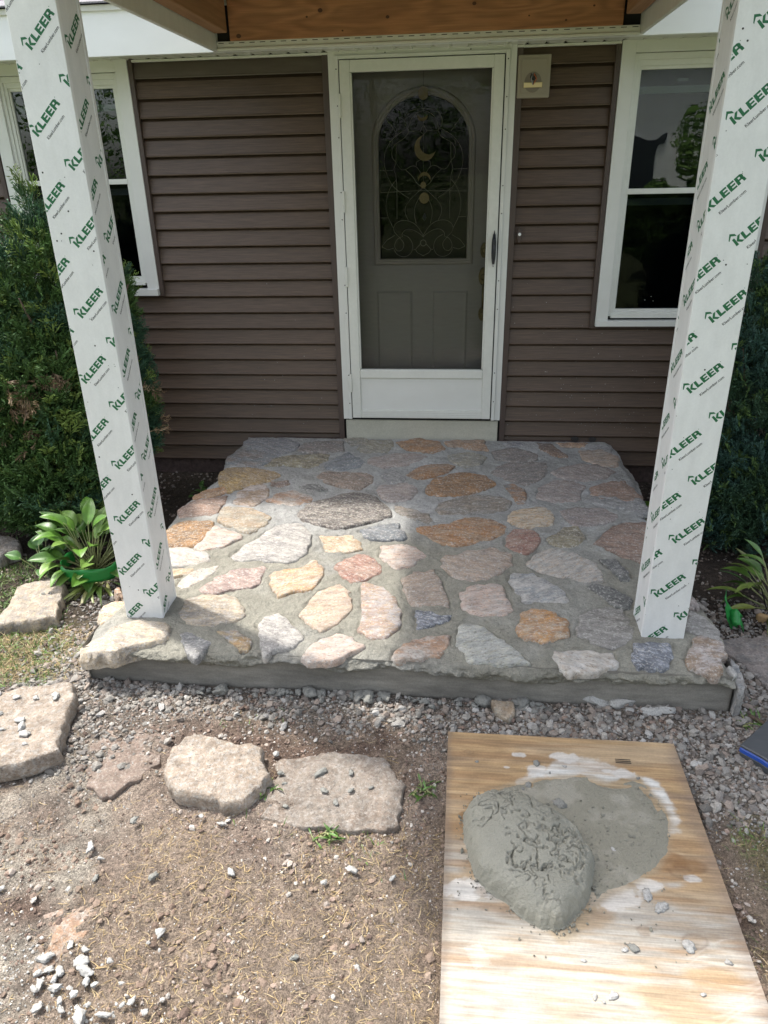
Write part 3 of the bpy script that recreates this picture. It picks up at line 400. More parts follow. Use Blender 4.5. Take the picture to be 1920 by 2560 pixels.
# front lip, curling down over the slab
s_l = np.linspace(0, 1, NF)[1:, None]; xf = xx[-1][None]+0*s_l; nb = fbm(xf, s_l*.1, 16, 4, 25); low = -.082+.07*(fbm(xf[0], xf[0]*0, 5, 3, 26)-.5)+.016*(fbm(xf[0], xf[0]*0, 24, 3, 27)-.5)+.030*np.exp(-(((xf[0]+.42)/.12)**2))-.022*np.exp(-(((xf[0]+.18)/.06)**2))
zl = zz[-1][None]+(low[None]-zz[-1][None])*s_l; yl = yfront[-1][None]-.024*np.sin(np.pi*np.clip(s_l*1.05, 0, 1))**.7-.050*(nb-.5)*np.sin(np.pi*s_l)-.020*(fbm(xf, zl*1.5, 40, 3, 28)-.5)*np.sin(np.pi*s_l)**.5+.045*sm(.86, 1, s_l)
VV = np.concatenate([np.stack([xx, yy, zz], -1), np.stack([xf, yl, zl], -1)], 0); rows = NV+NF-1
ii = np.arange(rows*NU).reshape(rows, NU); F = np.stack([ii[:-1, :-1], ii[1:, :-1], ii[1:, 1:], ii[:-1, 1:]], -1).reshape(-1, 4)
wet = np.clip(sm(-.9, -1.7, VV[..., 1])+(fbm(VV[..., 0], VV[..., 1], 2.5, 4, 33)-.5)*1.4, 0, 1)
pale = sm(.52, .66, fbm(VV[..., 0], VV[..., 1], 7, 4, 35))*(1-wet)
cm = (1-wet)[..., None]*np.array((.36, .36, .345))+wet[..., None]*np.array((.265, .255, .21)); cm = cm*(1-pale[..., None]*.7)+pale[..., None]*.7*np.array((.44, .44, .43))
lipm = np.zeros(VV.shape[:2]); lipm[NV:] = 1; cm = cm*(1-.12*lipm[..., None])
obj('mortar_bed', mesh_np('mortar_bed', VV.reshape(-1, 3), F, cm.reshape(-1, 3)), M_mortar, patio)
# sides of the bed down to the ground: rough mortared rubble
for nm, xe, sg in (('rubble_side', xl, -1), ('rubble_side', xr, 1)):
    col_ = 0 if sg < 0 else -1; yv = yy[:, col_]; n = 14; t = np.linspace(0, 1, n)[:, None]
    zs = zz[:, col_][None]+(-.23-zz[:, col_][None])*t; xsd = xx[:, col_][None]+sg*(.0+.05*(fbm(yv[None]+0*t, zs, 9, 4, 44+sg)-.4)*np.sin(np.pi*np.clip(t, 0, 1)*.9))
    V = np.stack([xsd, yv[None]+0*t, zs], -1); ii = np.arange(n*NV).reshape(n, NV); Fs = np.stack([ii[:-1, :-1], ii[1:, :-1], ii[1:, 1:], ii[:-1, 1:]], -1).reshape(-1, 4)
    cc = np.zeros(V.shape); cc[:] = (.2, .19, .17); cc *= (.6+.8*fbm(V[..., 1], V[..., 2], 12, 3, 66))[..., None]
    obj(nm, mesh_np(nm, V.reshape(-1, 3), Fs, cc.reshape(-1, 3)), M_mortar, patio)
# slab: front face slightly uneven
xsb = np.linspace(-1.30, 1.332, 260); zsb = np.linspace(-.215, -.02, 24); XS, ZS = np.meshgrid(xsb, zsb)
YS = -2.318-.010*(XS+1.3)/2.6+(fbm(XS, ZS, 4, 3, 71)-.5)*.012+(fbm(XS, ZS*4, 20, 3, 72)-.5)*.004+.01*sm(-.19, -.21, ZS)
ii = np.arange(XS.size).reshape(XS.shape); Fs = np.stack([ii[:-1, :-1], ii[:-1, 1:], ii[1:, 1:], ii[1:, :-1]], -1).reshape(-1, 4)
Vs = np.stack([XS, YS, ZS], -1).reshape(-1, 3)
nS = len(Vs); extra = []; 
for sx in (0, -1):
    for k in range(24): extra.append((xsb[sx], -1.0, zsb[k]))
Vs = np.vstack([Vs, extra]); F2 = []
for q, sx in enumerate((0, -1)):
    for k in range(23):
        a, b = int(ii[k, sx]), int(ii[k+1, sx]); c, d = nS+q*24+k, nS+q*24+k+1
        F2.append((a, b, d, c) if q == 0 else (b, a, c, d))
obj('concrete_slab', mesh_np('concrete_slab', Vs, np.vstack([Fs, np.array(F2)])), M_slab, patio)

def smooth_outline(poly, n, jit, seed, rad=1):
    P = np.array(poly, float); k = len(P); d = np.hypot(*(np.roll(P, -1, 0)-P).T); cum = np.concatenate([[0], np.cumsum(d)]); tot = cum[-1]
    t = np.linspace(0, tot, n, endpoint=False); Pc = np.vstack([P, P[:1]]); Q = np.stack([np.interp(t, cum, Pc[:, 0]), np.interp(t, cum, Pc[:, 1])], 1)
    for _ in range(rad): Q = .2*np.roll(Q, 1, 0)+.6*Q+.2*np.roll(Q, -1, 0)
    Q = Q+(np.stack([fbm(Q[:, 0], Q[:, 1], 28, 3, seed % 50), fbm(Q[:, 0], Q[:, 1], 28, 3, seed % 50+7)], 1)-.5)*min(.030, .12*min(np.ptp(P[:, 0]), np.ptp(P[:, 1])))
    g = np.random.default_rng(seed); c = Q.mean(0); r = g.normal(size=n); r = (r+np.roll(r, 1)*.6); sc = math.sqrt(abs(np.ptp(P[:, 0])*np.ptp(P[:, 1]))); return c+(Q-c)*(1+jit*r/ max(sc, .05)*.1)[:, None]
def stone_mesh(name, poly, zf, thick, proud, seed, n=30, jit=.05, und=.0025, roll=.5):
    Q = smooth_outline(poly, n, jit, seed); c = Q.mean(0); size = math.sqrt(np.ptp(Q[:, 0])*np.ptp(Q[:, 1])); Q = c+(Q-c)*(1+((.008 if c[1] < -1.1 else .022)/size if thick < .04 else 0))
    rings = [(1.0, -thick), (1.012, -thick*.5), (1.0, -proud*.35 if thick < .04 else -.012*roll*2), (1-.010/size*roll*1.4, proud*.55), (1-.024/size*roll*1.4, proud), (.72, proud*1.1), (.42, proud*1.15), (.18, proud*1.15)]
    V = []; g = np.random.default_rng(seed+9)
    for k, (s, dz) in enumerate(rings):
        P = c+(Q-c)*s; zz_ = zf(P[:, 0], P[:, 1])+dz
        if k >= 2: zz_ = zz_+(fbm(P[:, 0], P[:, 1], 16, 3, seed % 97)-.5)*und*3+(fbm(P[:, 0], P[:, 1], 60, 2, seed % 89)-.5)*und
        if k in (1, 2) and thick > .04: P = P+g.normal(size=P.shape)*.003
        V.append(np.stack([P[:, 0], P[:, 1], zz_], 1))
    V = np.vstack(V+[[[c[0], c[1], float(zf(c[0], c[1]))+proud*1.15]]]); F = []
    K = len(rings)
    for k in range(K-1):
        for j in range(n): F.append((k*n+j, k*n+(j+1) % n, (k+1)*n+(j+1) % n, (k+1)*n+j))
    for j in range(n): F.append(((K-1)*n+j, (K-1)*n+(j+1) % n, K*n))
    area = 0
    for j in range(n): area += Q[j, 0]*Q[(j+1) % n, 1]-Q[(j+1) % n, 0]*Q[j, 1]
    if area < 0: F = [f[::-1] for f in F]
    return mesh_np(name, V, F)
for i, (kind, p) in enumerate(STONES):
    q = random.Random(i); o = obj('stone', stone_mesh('stone', p, lambda x, y: pz(y), .03, .0058+q.uniform(-.002, .003), i+3, n=44, jit=.08, und=.0022), M_stone, patio); stone_props(o, kind, i)
    if sum(b for a, b in p)/len(p) > -.9: o['tint_a'] = [t*1.1 for t in o['tint_a']]; o['tint_b'] = [t*1.1 for t in o['tint_b']]      # stones nearer the door made lighter
for i, (kind, p) in enumerate(SIDE_STONES):
    o = obj('stone', stone_mesh('stone', p, lambda x, y: pz(y)-.012, .11, .004, i+203, jit=.06, und=.004, roll=1.2), M_stone, patio); stone_props(o, kind, i+203)
o = obj('stone', stone_mesh('stone', CORNER, lambda x, y: pz(y)+.012-.06*sm(-1.15, -1.4, x)*1.0, .075, .005, 301, n=60, jit=.04, und=.0035, roll=1.3), M_stone, patio); stone_props(o, 'creamgrey', 301)
# rubble showing along both sides of the patio under the top course
sr = random.Random(4)
for sg, tab in ((-1, EDGE_L), (1, EDGE_R)):
    y = -.1
    while y > -1.75:
        L_ = sr.uniform(.16, .30); xe = float(edge_x(tab, y-L_/2)); cx = xe+sg*sr.uniform(-.01, .03); zc = sr.uniform(-.10, -.02)
        poly = [(cx+sg*a, y-L_*b) for a, b in ((-.09, .05), (.015, .0), (.05, .3), (.04, .75), (.0, 1), (-.09, .95))]
        o = obj('stone', stone_mesh('stone', poly, lambda xx_, yy_: zc+0*np.asarray(yy_), .09, .004, int(sr.random()*1000)+400, jit=.12, und=.006, roll=1.5), M_stone, patio)
        stone_props(o, sr.choice(['grey', 'greybrown', 'brownred', 'pinkgrey', 'darkgrey', 'orangetan']), int(-y*100)+sg*7+500)
        y -= L_*sr.uniform(.8, 1.0)

# ================================================================ HOUSE
house = empty('house', 'brown vinyl sided house wall with white trimmed windows and front door', 'house', (0, 0, GZ))
def hb(name, m_, x0, x1, y0, y1, z0, z1, parent=None, bevel=.0015): 
    o = bx(name, m_, None, x0, x1, y0, y1, z0, z1, bevel)
    return attach(o, house) if parent is None else (setattr(o, 'parent', parent) or fixp(o, parent))
def fixp(o, parent):
    o.parent = parent; o.matrix_parent_inverse = Matrix.Identity(4); return o
def hpart(mb, name, m_, parent=None, **k):
    o = mb.build(name, m_, None, **k)
    if parent is None: attach(o, house)
    else: fixp(o, parent)
    return o
WY = .014
# wall behind the siding, in pieces round the openings
wb = MB()
for x0, x1, z0, z1 in ((-6, -2.56, -.07, 2.4), (-2.56, -1.68, -.07, 1.09), (-1.68, -.515, -.07, 2.4), (-.515, .515, 2.33, 2.4), (.515, 1.08, -.07, 2.4), (1.08, 1.96, -.07, .88), (1.96, 5, -.07, 2.4)): wb.box(x0, x1, WY+.026, WY+.1, z0, z1)
hpart(wb, 'wall_sheathing', M_seam)
b = MB()
prof = [(.024, .1015+.006), (.015, .0975), (.004, .087), (-.0165, .012), (-.0200, .005), (-.0185, .0), (.004, .0015)]
def course(x0, x1, k, m_=None):
    zb = -.065+.1015*k; P = [(WY+a, zb+c) for a, c in prof]; n = len(P)
    if k >= 23: P[0] = (P[0][0], 2.374); P[1] = (P[1][0], 2.370); P[2] = (P[2][0], 2.362)
    nseg = 1; V = [(x, a, c) for x in (x0, x1) for a, c in P]; F = [(i, i+1, n+i+1, n+i) for i in range(n-1)]+[tuple(range(n))[::-1], tuple(range(n, 2*n))]
    me = bpy.data.meshes.new('siding_course'); me.from_pydata(V, [], F); me.update()
    o = obj('siding_course', me, m_ or M_siding); attach(o, house); return o
rj = random.Random(2)
for k in range(24):
    zb = -.065+.1015*k
    mm = M_dirtyv if k == 23 else M_siding
    ll = -.552
    if zb+.06 < 1.08: course(-4.2, -2.26, k); course(-2.262, ll, k)
    else: course(-4.2, -2.575, k); course(-1.662, ll, k, mm)
    if zb+.06 < .865: course(.552, 3.6, k)
    else: course(.552, 1.052, k, None); course(1.985, 3.6, k)
# trims and channels
for x0, x1, z0, z1 in ((-1.682, -1.656, 1.07, 2.37), (-.556, -.522, .09, 2.368), (.522, .556, .09, 2.368), (1.046, 1.072, .86, 2.37), (1.962, 1.99, .86, 2.37), (-2.60, -2.572, 1.07, 2.37)):
    hb('channel_trim', M_sidtrim, x0, x1, -.019, .014, z0, z1)
hb('channel_trim', M_sidtrim, -2.6, -1.656, -.017, .012, 1.058, 1.072); hb('channel_trim', M_sidtrim, 1.046, 1.99, -.017, .012, .848, .862)
hb('starter_trim', M_sidtrim, .56, 1.05, -.017, .010, .092, .104)
hb('starter_trim', M_sidtrim, -1.0, -.56, -.017, .010, .092, .104)
V = []; 
xs_ = np.linspace(-4.2, 3.6, 300); zs_ = np.linspace(-.4, -.06, 16); XF, ZF = np.meshgrid(xs_, zs_); YFd = .035+(fbm(XF, ZF, 9, 4, 88)-.5)*.02
ii = np.arange(XF.size).reshape(XF.shape); Ff = np.stack([ii[:-1, :-1], ii[:-1, 1:], ii[1:, 1:], ii[1:, :-1]], -1).reshape(-1, 4)
attach(obj('foundation', mesh_np('foundation', np.stack([XF, YFd, ZF], -1).reshape(-1, 3), Ff), M_found), house)
hb('door_riser', M_riser, -.51, .511, -.006, .1, .0, .236)
hb('threshold_gap', M_seam, -.50, .50, .004, .1, .236, .252)  # black strip painted in for the shaded gap above the riser
# pipe holes cut in the low siding
for x_, z_ in ((1.02, .122), (1.135, .120)):
    b = MB(); pts = [(x_+.024*math.cos(a)*(1+.15*math.sin(3*a)), z_+.019*math.sin(a)) for a in np.linspace(0, 6.283, 12, endpoint=False)]; b.prism(pts, -.0215, -.012); hpart(b, 'cut_hole', M_hole)
# eave: soffit panels, fascia, drip moulding, roof
for i in range(66):
    x0 = -3.6+i*.1015
    b = MB(); pr = [(0, 0), (.012, .009), (.026, .001), (.088, -.001), (.0985, -.004), (.1015, 0)]; P = [(x0+a, 2.366+c) for a, c in pr]+[(x0+.1015, 2.385), (x0, 2.385)]
    b.prism(P, -.318, .005); hpart(b, 'soffit_panel', M_vinyl)
for x0, x1 in ((-2.56, -1.69), (-1.655, -.522), (.522, 1.072), (1.08, 1.96)): hb('soffit_channel', M_vinyl, x0, x1, -.02, .004, 2.352, 2.364)
b = MB(); b.prism([(-3.9, 2.344), (3.6, 2.344), (3.6, 2.55), (-3.9, 2.55)], -.335, -.319); hpart(b, 'fascia', M_fascia, bevel=.001)
hb('fascia_lip', M_fascia, -3.9, 3.6, -.319, -.296, 2.344, 2.348)
hb('drip_moulding', M_vinyl, -3.9, 3.6, -.352, -.3355, 2.545, 2.572)
for k in range(10):
    y0 = -.375+k*.13; z0 = 2.574+k*.13*.42
    for j in range(8):
        x0 = -3.9+j*.94+(k % 2)*.3; b = MB(); b.add([(x0, y0, z0), (x0+.93, y0, z0), (x0+.93, y0+.16, z0+.16*.42-.004), (x0, y0+.16, z0+.16*.42-.004), (x0, y0, z0+.008), (x0+.93, y0, z0+.008), (x0+.93, y0+.16, z0+.16*.42), (x0, y0+.16, z0+.16*.42)], [(0, 3, 2, 1), (4, 5, 6, 7), (0, 1, 5, 4), (1, 2, 6, 5), (2, 3, 7, 6), (3, 0, 4, 7)])
        hpart(b, 'shingle', M_shingle)
b = MB(); b.add([(-4, -.33, 2.565), (4, -.33, 2.565), (4, 4, 4.38), (-4, 4, 4.38), (-4, 4, -.3), (4, 4, -.3), (-4, -.3, 2.40), (4, -.3, 2.40)], [(0, 1, 2, 3), (3, 2, 5, 4)]); hpart(b, 'roof_deck', M_shingle)
# ---- windows
def window(x0, x1, zb, zt, casew, sill, glass_z, mid, curtain_y, left):
    f = hb('window', M_vinylw, x0, x0+casew, -.022, .03, zb+.0, zt)          # left casing board is the window part itself
    hb('casing_board', M_vinylw, x1-casew, x1, -.022, .03, zb, zt, f)
    hb('head_casing', M_vinylw, x0+casew-.001, x1-casew+.001, -.0205, .03, zt-.06, zt, f)
    if left: hb('sill_nosing', M_vinylw, x0, x1, -.05, .03, zb-.018, zb+.022, f)
    else: hb('sill_nosing', M_vinylw, x0+.001, x1-.001, -.034, .03, zb-.004, zb+.030, f)
    a0, a1 = x0+casew, x1-casew
    # stepped vinyl frame
    zb2 = zb+.055
    for k, (ins, dep) in enumerate(((0, -.006), (.018, .006), (.034, .018))):
        zt2 = zt-.062-ins*1.5; w_ = .019 if k < 2 else .012
        for q in ((a0+ins, a0+ins+w_, zb2, zt2), (a1-ins-w_, a1-ins, zb2, zt2)): hb('frame_stile', M_vinyl, q[0], q[1], dep, dep+.04, q[2], q[3], f)
        hb('frame_rail', M_vinyl, a0+ins+w_-.001, a1-ins-w_+.001, dep+.0005, dep+.04, zt2-w_-.012, zt2-.0005, f)
        hb('frame_rail', M_vinyl, a0+ins+w_-.001, a1-ins-w_+.001, dep+.0005, dep+.04, zb2-.012+ins*.7, zb2+.012+ins*.8, f)
    g0, g1 = a0+.046, a1-.046; zt3 = zt-.062-.051-.03
    hb('meeting_rail', M_vinyl, g0-.01, g1+.01, .004, .04, mid-.015, mid+.014, f)
    hb('sash_rail', M_vinyl, g0-.01, g1+.01, .06, .085, mid-.078, mid-.040, f)
    hb('sash_rail', M_vinyl, g0-.01, g1+.01, .07, .095, zt3-.105, zt3-.070, f)
    hb('upper_glass', M_glass, g0-.005, g1+.005, .030, .033, mid+.01, zt3+.02, f, bevel=0)
    hb('lower_glass', M_lowglass, g0-.005, g1+.005, .036, .039, zb2+.02, mid-.01, f, bevel=0)
    hb('curtain', M_curtain, g0-.1, g1+.1, curtain_y, curtain_y+.01, zb, zt, f, bevel=0)
    return f
window(-2.562, -1.684, 1.082, 2.368, .076, .03, None, 1.735, .14, True)
window(1.076, 1.960, .866, 2.368, .074, .03, None, 1.625, .16, False)
wf = [o for o in house.children if o.name.startswith('window')]
hb('latch', M_vinyl, 1.40, 1.46, .055, .07, 2.175, 2.188, wf[1])
# ---- interior shade boxes
b = MB(); b.box(-3, 3, .6, .62, -.1, 2.5); b.box(-3, 3, .12, .6, 2.41, 2.44); b.box(-3, -2.98, .12, .6, 0, 2.4); b.box(2.98, 3, .12, .6, 0, 2.4); hpart(b, 'dark_interior', M_inside)
# ---- storm door
sf = hb('storm_door_frame', M_vinylw, -.521, -.485, -.022, .03, .247, 2.372)
hb('frame_jamb', M_vinylw, .485, .521, -.022, .03, .247, 2.372, sf); hb('frame_head', M_vinylw, -.485, .485, -.0215, .03, 2.335, 2.372, sf)
hb('frame_lip', M_vinylw, -.484, -.462, -.036, -.005, .25, 2.345, sf); hb('frame_lip', M_vinylw, .462, .484, -.036, -.005, .25, 2.345, sf); hb('frame_lip', M_vinylw, -.462, .462, -.0355, -.005, 2.327, 2.345, sf)
for sx in (-1, 1):
    for z_ in (.36, .55, .95, 1.12, 1.5, 1.65, 1.94, 2.1, 2.28):
        b = MB(); c_ = [(sx*.474+.0035*math.cos(a), z_+.02*(sx > 0)+.0035*math.sin(a)) for a in np.linspace(0, 6.283, 8, endpoint=False)]; b.prism(c_, -.0385, -.0355); hpart(b, 'screw', M_hole, sf)
for x_ in (-.2, .27):
    b = MB(); c_ = [(x_+.0035*math.cos(a), 2.353+.0035*math.sin(a)) for a in np.linspace(0, 6.283, 8, endpoint=False)]; b.prism(c_, -.0235, -.0205); hpart(b, 'screw', M_hole, sf)
sdr = hb('storm_door', M_vinyl, -.456, -.397, -.045, -.005, .262, 2.322, bevel=.003)       # hinge stile carries the rest
hb('lock_stile', M_vinyl, .398, .455, -.045, -.005, .262, 2.322, sdr, .003)
hb('top_rail', M_vinyl, -.397, .398, -.0445, -.005, 2.262, 2.3215, sdr, .003)
hb('middle_rail', M_vinyl, -.397, .398, -.047, -.005, .531, .590, sdr, .006)
hb('bottom_rail', M_vinyl, -.397, .398, -.0445, -.005, .2625, .318, sdr, .003)
for z_ in (.276, .290, .304): hb('groove', M_vinylw, -.39, .39, -.0465, -.044, z_, z_+.003, sdr, 0)
hb('kick_panel', M_vinylw, -.397, .398, -.034, -.012, .318, .531, sdr)
hb('glazing_bead', M_vinyl, -.397, -.388, -.040, -.01, .592, 2.26, sdr, .002); hb('glazing_bead', M_vinyl, .389, .398, -.040, -.01, .592, 2.26, sdr, .002)
hb('storm_glass', M_stormglass, -.389, .39, -.026, -.023, .590, 2.262, sdr, 0)
for z_ in (.50, 1.17, 1.60, 2.10): hb('hinge', M_vinyl, -.468, -.452, -.056, -.034, z_-.06, z_+.06, sdr, .003)
hb('hinge_gap', M_seam, -.4605, -.4565, -.03, -.004, .262, 2.322, sdr, 0); hb('hinge_gap', M_seam, .4555, .4615, -.03, -.004, .262, 2.322, sdr, 0)
hb('hinge_gap', M_seam, -.4565, .4555, -.03, -.004, 2.3225, 2.3265, sdr, 0)
b = MB(); zc = np.linspace(1.222, 1.428, 14); hw = [.0015, .005, .0095, .0115, .013, .0135, .0135, .0135, .0135, .013, .0115, .009, .004, .0015]
P = [(.436-a, z_) for a, z_ in zip(hw, zc)]+[(.436+a, z_) for a, z_ in list(zip(hw, zc))[::-1]]; b.prism(P, -.052, -.044); b.tube([(.436, -.05, 1.245), (.436, -.078, 1.27), (.436, -.084, 1.325), (.436, -.078, 1.38), (.436, -.05, 1.405)], .0085, 8)
hpart(b, 'pull_handle', M_blackmetal, sdr, bevel=0)
hb('thumb_latch', M_blackmetal, .428, .444, -.094, -.08, 1.352, 1.378, sdr, .003)
for z_ in (1.234,):
    b = MB(); b.prism([(.436+.003*math.cos(a), z_+.003*math.sin(a)) for a in np.linspace(0, 6.283, 8, endpoint=False)], -.0545, -.0515); hpart(b, 'screw', M_fascia, sdr)
# ---- entry door behind it
ed = hb('entry_door', M_door, -.455, .455, .10, .14, .25, 2.36, bevel=0)
def arch(hw, zs0, ht, zb, n=28):
    return [(-hw+.007, zb), (hw+.007, zb)]+[(.007+hw*math.cos(a), zs0+ht*math.sin(a)) for a in np.linspace(0, math.pi, n)]
def moulding(outs, ys, name, m_, parent):
    b = MB()
    for k in range(len(outs)-1): b.ring(outs[k], outs[k+1], ys[k], ys[k+1])
    return hpart(b, name, m_, parent, smooth=False)
moulding([arch(.308, 1.905, .292, 1.222), arch(.300, 1.905, .284, 1.230), arch(.290, 1.905, .274, 1.240), arch(.282, 1.905, .266, 1.247), arch(.270, 1.905, .250, 1.256), arch(.265, 1.905, .245, 1.262)], [.0995, .088, .086, .091, .087, .0995], 'arch_moulding', M_moul, ed)
b = MB(); b.prism(arch(.266, 1.905, .246, 1.261), .0935, .0985); hpart(b, 'arched_glass', M_artglass, ed)
b = MB(); b.prism(arch(.267, 1.905, .247, 1.260), .0988, .0998); hpart(b, 'glass_backing', M_inside, ed)
b = MB()
def chaikin(P, it=3):
    for _ in range(it):
        Q = [P[0]]
        for a, c in zip(P[:-1], P[1:]): Q += [(.75*a[0]+.25*c[0], .75*a[1]+.25*c[1]), (.25*a[0]+.75*c[0], .25*a[1]+.75*c[1])]
        P = Q+[P[-1]]
    return P
for c_ in CAME:
    for mi in (0, 1):
        P = chaikin(c_, 2) if len(c_) > 3 else c_
        b.tube([((.014-x_) if mi else x_, .0915, z_) for x_, z_ in P], .0011, 4)
b.tube([(.007+.018*math.cos(a), .0915, 1.352+.018*math.sin(a)) for a in np.linspace(0, 6.283, 12, endpoint=False)], .0014, 4, True)
b.tube([(.007, .0915, 2.14), (.007, .0915, 1.66)], .0012, 4)
hpart(b, 'came', M_came, ed)
def rect(x0, x1, z0, z1): return [(x0, z0), (x1, z0), (x1, z1), (x0, z1)]
for x0, x1 in ((-.290, -.062), (.066, .290)):
    moulding([rect(x0, x1, .42, 1.063), rect(x0+.012, x1-.012, .432, 1.051), rect(x0+.026, x1-.026, .446, 1.037), rect(x0+.05, x1-.05, .47, 1.013), rect(x0+.09, x1-.09, .51, .973)], [.0995, .093, .106-.012, .0935, .0935], 'raised_panel', M_door, ed)
    hb('panel_field', M_door, x0+.088, x1-.088, .0925, .0995, .508, .975, ed, 0)
for z_, r_ in ((1.305, .034), (1.150, .042), (.921, .034)):
    b = MB(); b.prism([(.384+r_*.72*math.cos(a), z_+r_*1.3*math.sin(a)) for a in np.linspace(0, 6.283, 18, endpoint=False)], .084, .0995); o = hpart(b, 'brass_escutcheon', M_brass, ed, bevel=.003)
    b = MB(); b.tube([(.386, .086, z_), (.386, .066, z_), (.386, .050, z_), (.386, .046, z_)], [.010, .010, .020, .012], 12); hpart(b, 'door_knob', M_brass, ed, smooth=True)
b = MB(); b.tube([(.386, .085, 1.10), (.386, .05, 1.08), (.386, .045, 1.03), (.386, .05, .98), (.386, .085, .955)], .0085, 8); hpart(b, 'grip_handle', M_brass, ed, smooth=True)
for x0, x1 in ((-.50, -.457), (.457, .50)): hb('door_jamb', M_vinylw, x0, x1, .0, .16, .25, 2.36, ed)
hb('door_jamb', M_vinylw, -.46, .46, .02, .16, 2.335, 2.38, ed)
# ---- light-fixture mounting block and doorbell
lb = hb('mounting_block', M_box, .529, .705, -.030, .012, 2.110, 2.316, bevel=.004)
moulding([rect(.550, .684, 2.132, 2.294), rect(.556, .678, 2.138, 2.288)], [-.0365, -.0365], 'block_flange', M_box, lb); hb('block_face', M_box, .5495, .6845, -.036, -.029, 2.1315, 2.2945, lb, .002)
b = MB(); b.prism([(.612+.046*math.cos(a), 2.185+.050*math.sin(a)) for a in np.linspace(0, 6.283, 24, endpoint=False)], -.0385, -.0355); hpart(b, 'shaded_cutout', mat('box_shadow_tan', (.22, .19, .155), .6), lb)  # darker tan disc paints the shade inside the round cut-out
b = MB(); b.prism([(.612+.017*math.cos(a), 2.21+.017*math.sin(a)) for a in np.linspace(0, 6.283, 12, endpoint=False)], -.0395, -.038); hpart(b, 'wire_hole', M_hole, lb)
hb('mounting_strap', mat('bright_brass_strap', (.75, .62, .33), .3, metal=1), .563, .663, -.046, -.040, 2.158, 2.184, lb, .002)
for c_, col_ in (((.60, .62), (.02, .02, .02)), ((.615, .628), (.5, .12, .04)), ((.608, .600), (.3, .3, .32))):
    b = MB(); b.tube([(.612, -.038, 2.212), (c_[0], -.06, 2.222), (c_[1], -.062, 2.2), (.612, -.048, 2.172)], .0028, 5); hpart(b, 'wire', mat('wire_insulation', col_, .5), lb)
bl = MB(); bl.prism([(.586+.015*math.cos(a)*(1-.25*abs(math.sin(a))), 1.397+.042*math.sin(a)) for a in np.linspace(0, 6.283, 20, endpoint=False)], -.024, -.001); bl = hpart(bl, 'doorbell', M_sidtrim, bevel=.003)
b = MB(); b.prism([(.586+.0095*math.cos(a), 1.403+.0095*math.sin(a)) for a in np.linspace(0, 6.283, 14, endpoint=False)], -.028, -.0235); hpart(b, 'bell_button', M_fascia, bl, bevel=.002)

# ================================================================ PORCH ROOF
porch = empty('porch_roof', 'unfinished porch roof frame of orange plywood header and white capped side beams', 'porch roof', (0, -.4, 2.42))
def pb(name, m_, *a, bevel=.002):
    o = bx(name, m_, None, *a, bevel); return attach(o, porch)
hd_ = pb('header_board', M_header, -.968, 1.006, -.372, -.334, 2.386, 2.733)
kr = random.Random(8)
for x_, z_ in ((-.56, 2.475), (-.49, 2.50), (-.38, 2.41), (.28, 2.50), (.55, 2.44), (.73, 2.415), (-.92, 2.405), (.86, 2.47), (-.15, 2.46)):
    b = MB(); r_ = kr.uniform(.003, .010); b.prism([(x_+r_*1.3*math.cos(a), z_+r_*math.sin(a)) for a in np.linspace(0, 6.283, 9, endpoint=False)], -.3745, -.3725); fixp(b.build('knot', M_knot), hd_)
pb('side_beam', M_beam, -1.040, -.970, -2.1, -.405, 2.416, 2.66, bevel=.004); pb('side_beam', M_beam, 1.010, 1.083, -2.1, -.405, 2.424, 2.66, bevel=.004)
pb('side_fascia_board', M_pvc, -1.064, -1.045, -2.6, -.337, 2.342, 2.733); pb('side_fascia_board', M_pvc, 1.096, 1.115, -2.6, -.337, 2.348, 2.733)
pb('front_beam', M_beam, -1.044, 1.095, -2.10, -1.96, 2.43, 2.66); pb('roof_sheathing', M_header, -1.19, 1.34, -2.62, .12, 2.735, 2.75)
pb('gap_dark_sheet', M_seam, -1.044, 1.095, -.334, -.3355, 2.386, 2.6, bevel=0)  # thin black sheet darkens the gaps beside the header
ns = pb('nailing_strip', M_vinyl, -1.044, 1.095, -.366, -.336, 2.344, 2.358, bevel=.003); pb('nailing_strip', M_vinyl, -1.044, 1.095, -.358, -.336, 2.3585, 2.386, bevel=.001)
for k in range(39):
    x_ = -1.035+k*.055; o = bx('slot', M_hole, None, x_, x_+.028, -.3595, -.3575, 2.3765, 2.3795, 0); fixp(o, ns)

# pale splashes of mortar on the siding right of the door and low on the left
fg = np.random.default_rng(900); nfl = 230; fx = np.where(fg.random(nfl) < .8, fg.uniform(.57, 1.5, nfl), fg.uniform(-1.2, -.57, nfl)); fz = .12+fg.gamma(1.6, .22, nfl); V, F = [], []
for x_, z_ in zip(fx, fz):
    k = (z_+.065) % .1015; yf_ = -.0205+.0215*(k-.012)/.082-.0008; r_ = fg.uniform(.0008, .0026); n = len(V)
    if z_ > 1.3 or k < .014: continue
    for a in np.linspace(0, 6.283, 5, endpoint=False)+fg.random(): V.append((x_+r_*math.cos(a)*fg.uniform(.7, 1.5), WY+yf_-.0135+.0, z_+r_*math.sin(a)))
    F.append((n, n+1, n+2, n+3, n+4))
for i, v_ in enumerate(V):
    k = (v_[2]+.065) % .1015; V[i] = (v_[0], WY-.0165+.0205*(k-.012)/.082-.0007, v_[2])
me = bpy.data.meshes.new('mortar_splatter'); me.from_pydata(V, [], F); me.update(); o = attach(obj('mortar_splatter', me, M_chip), house); o['kind'] = 'stuff'
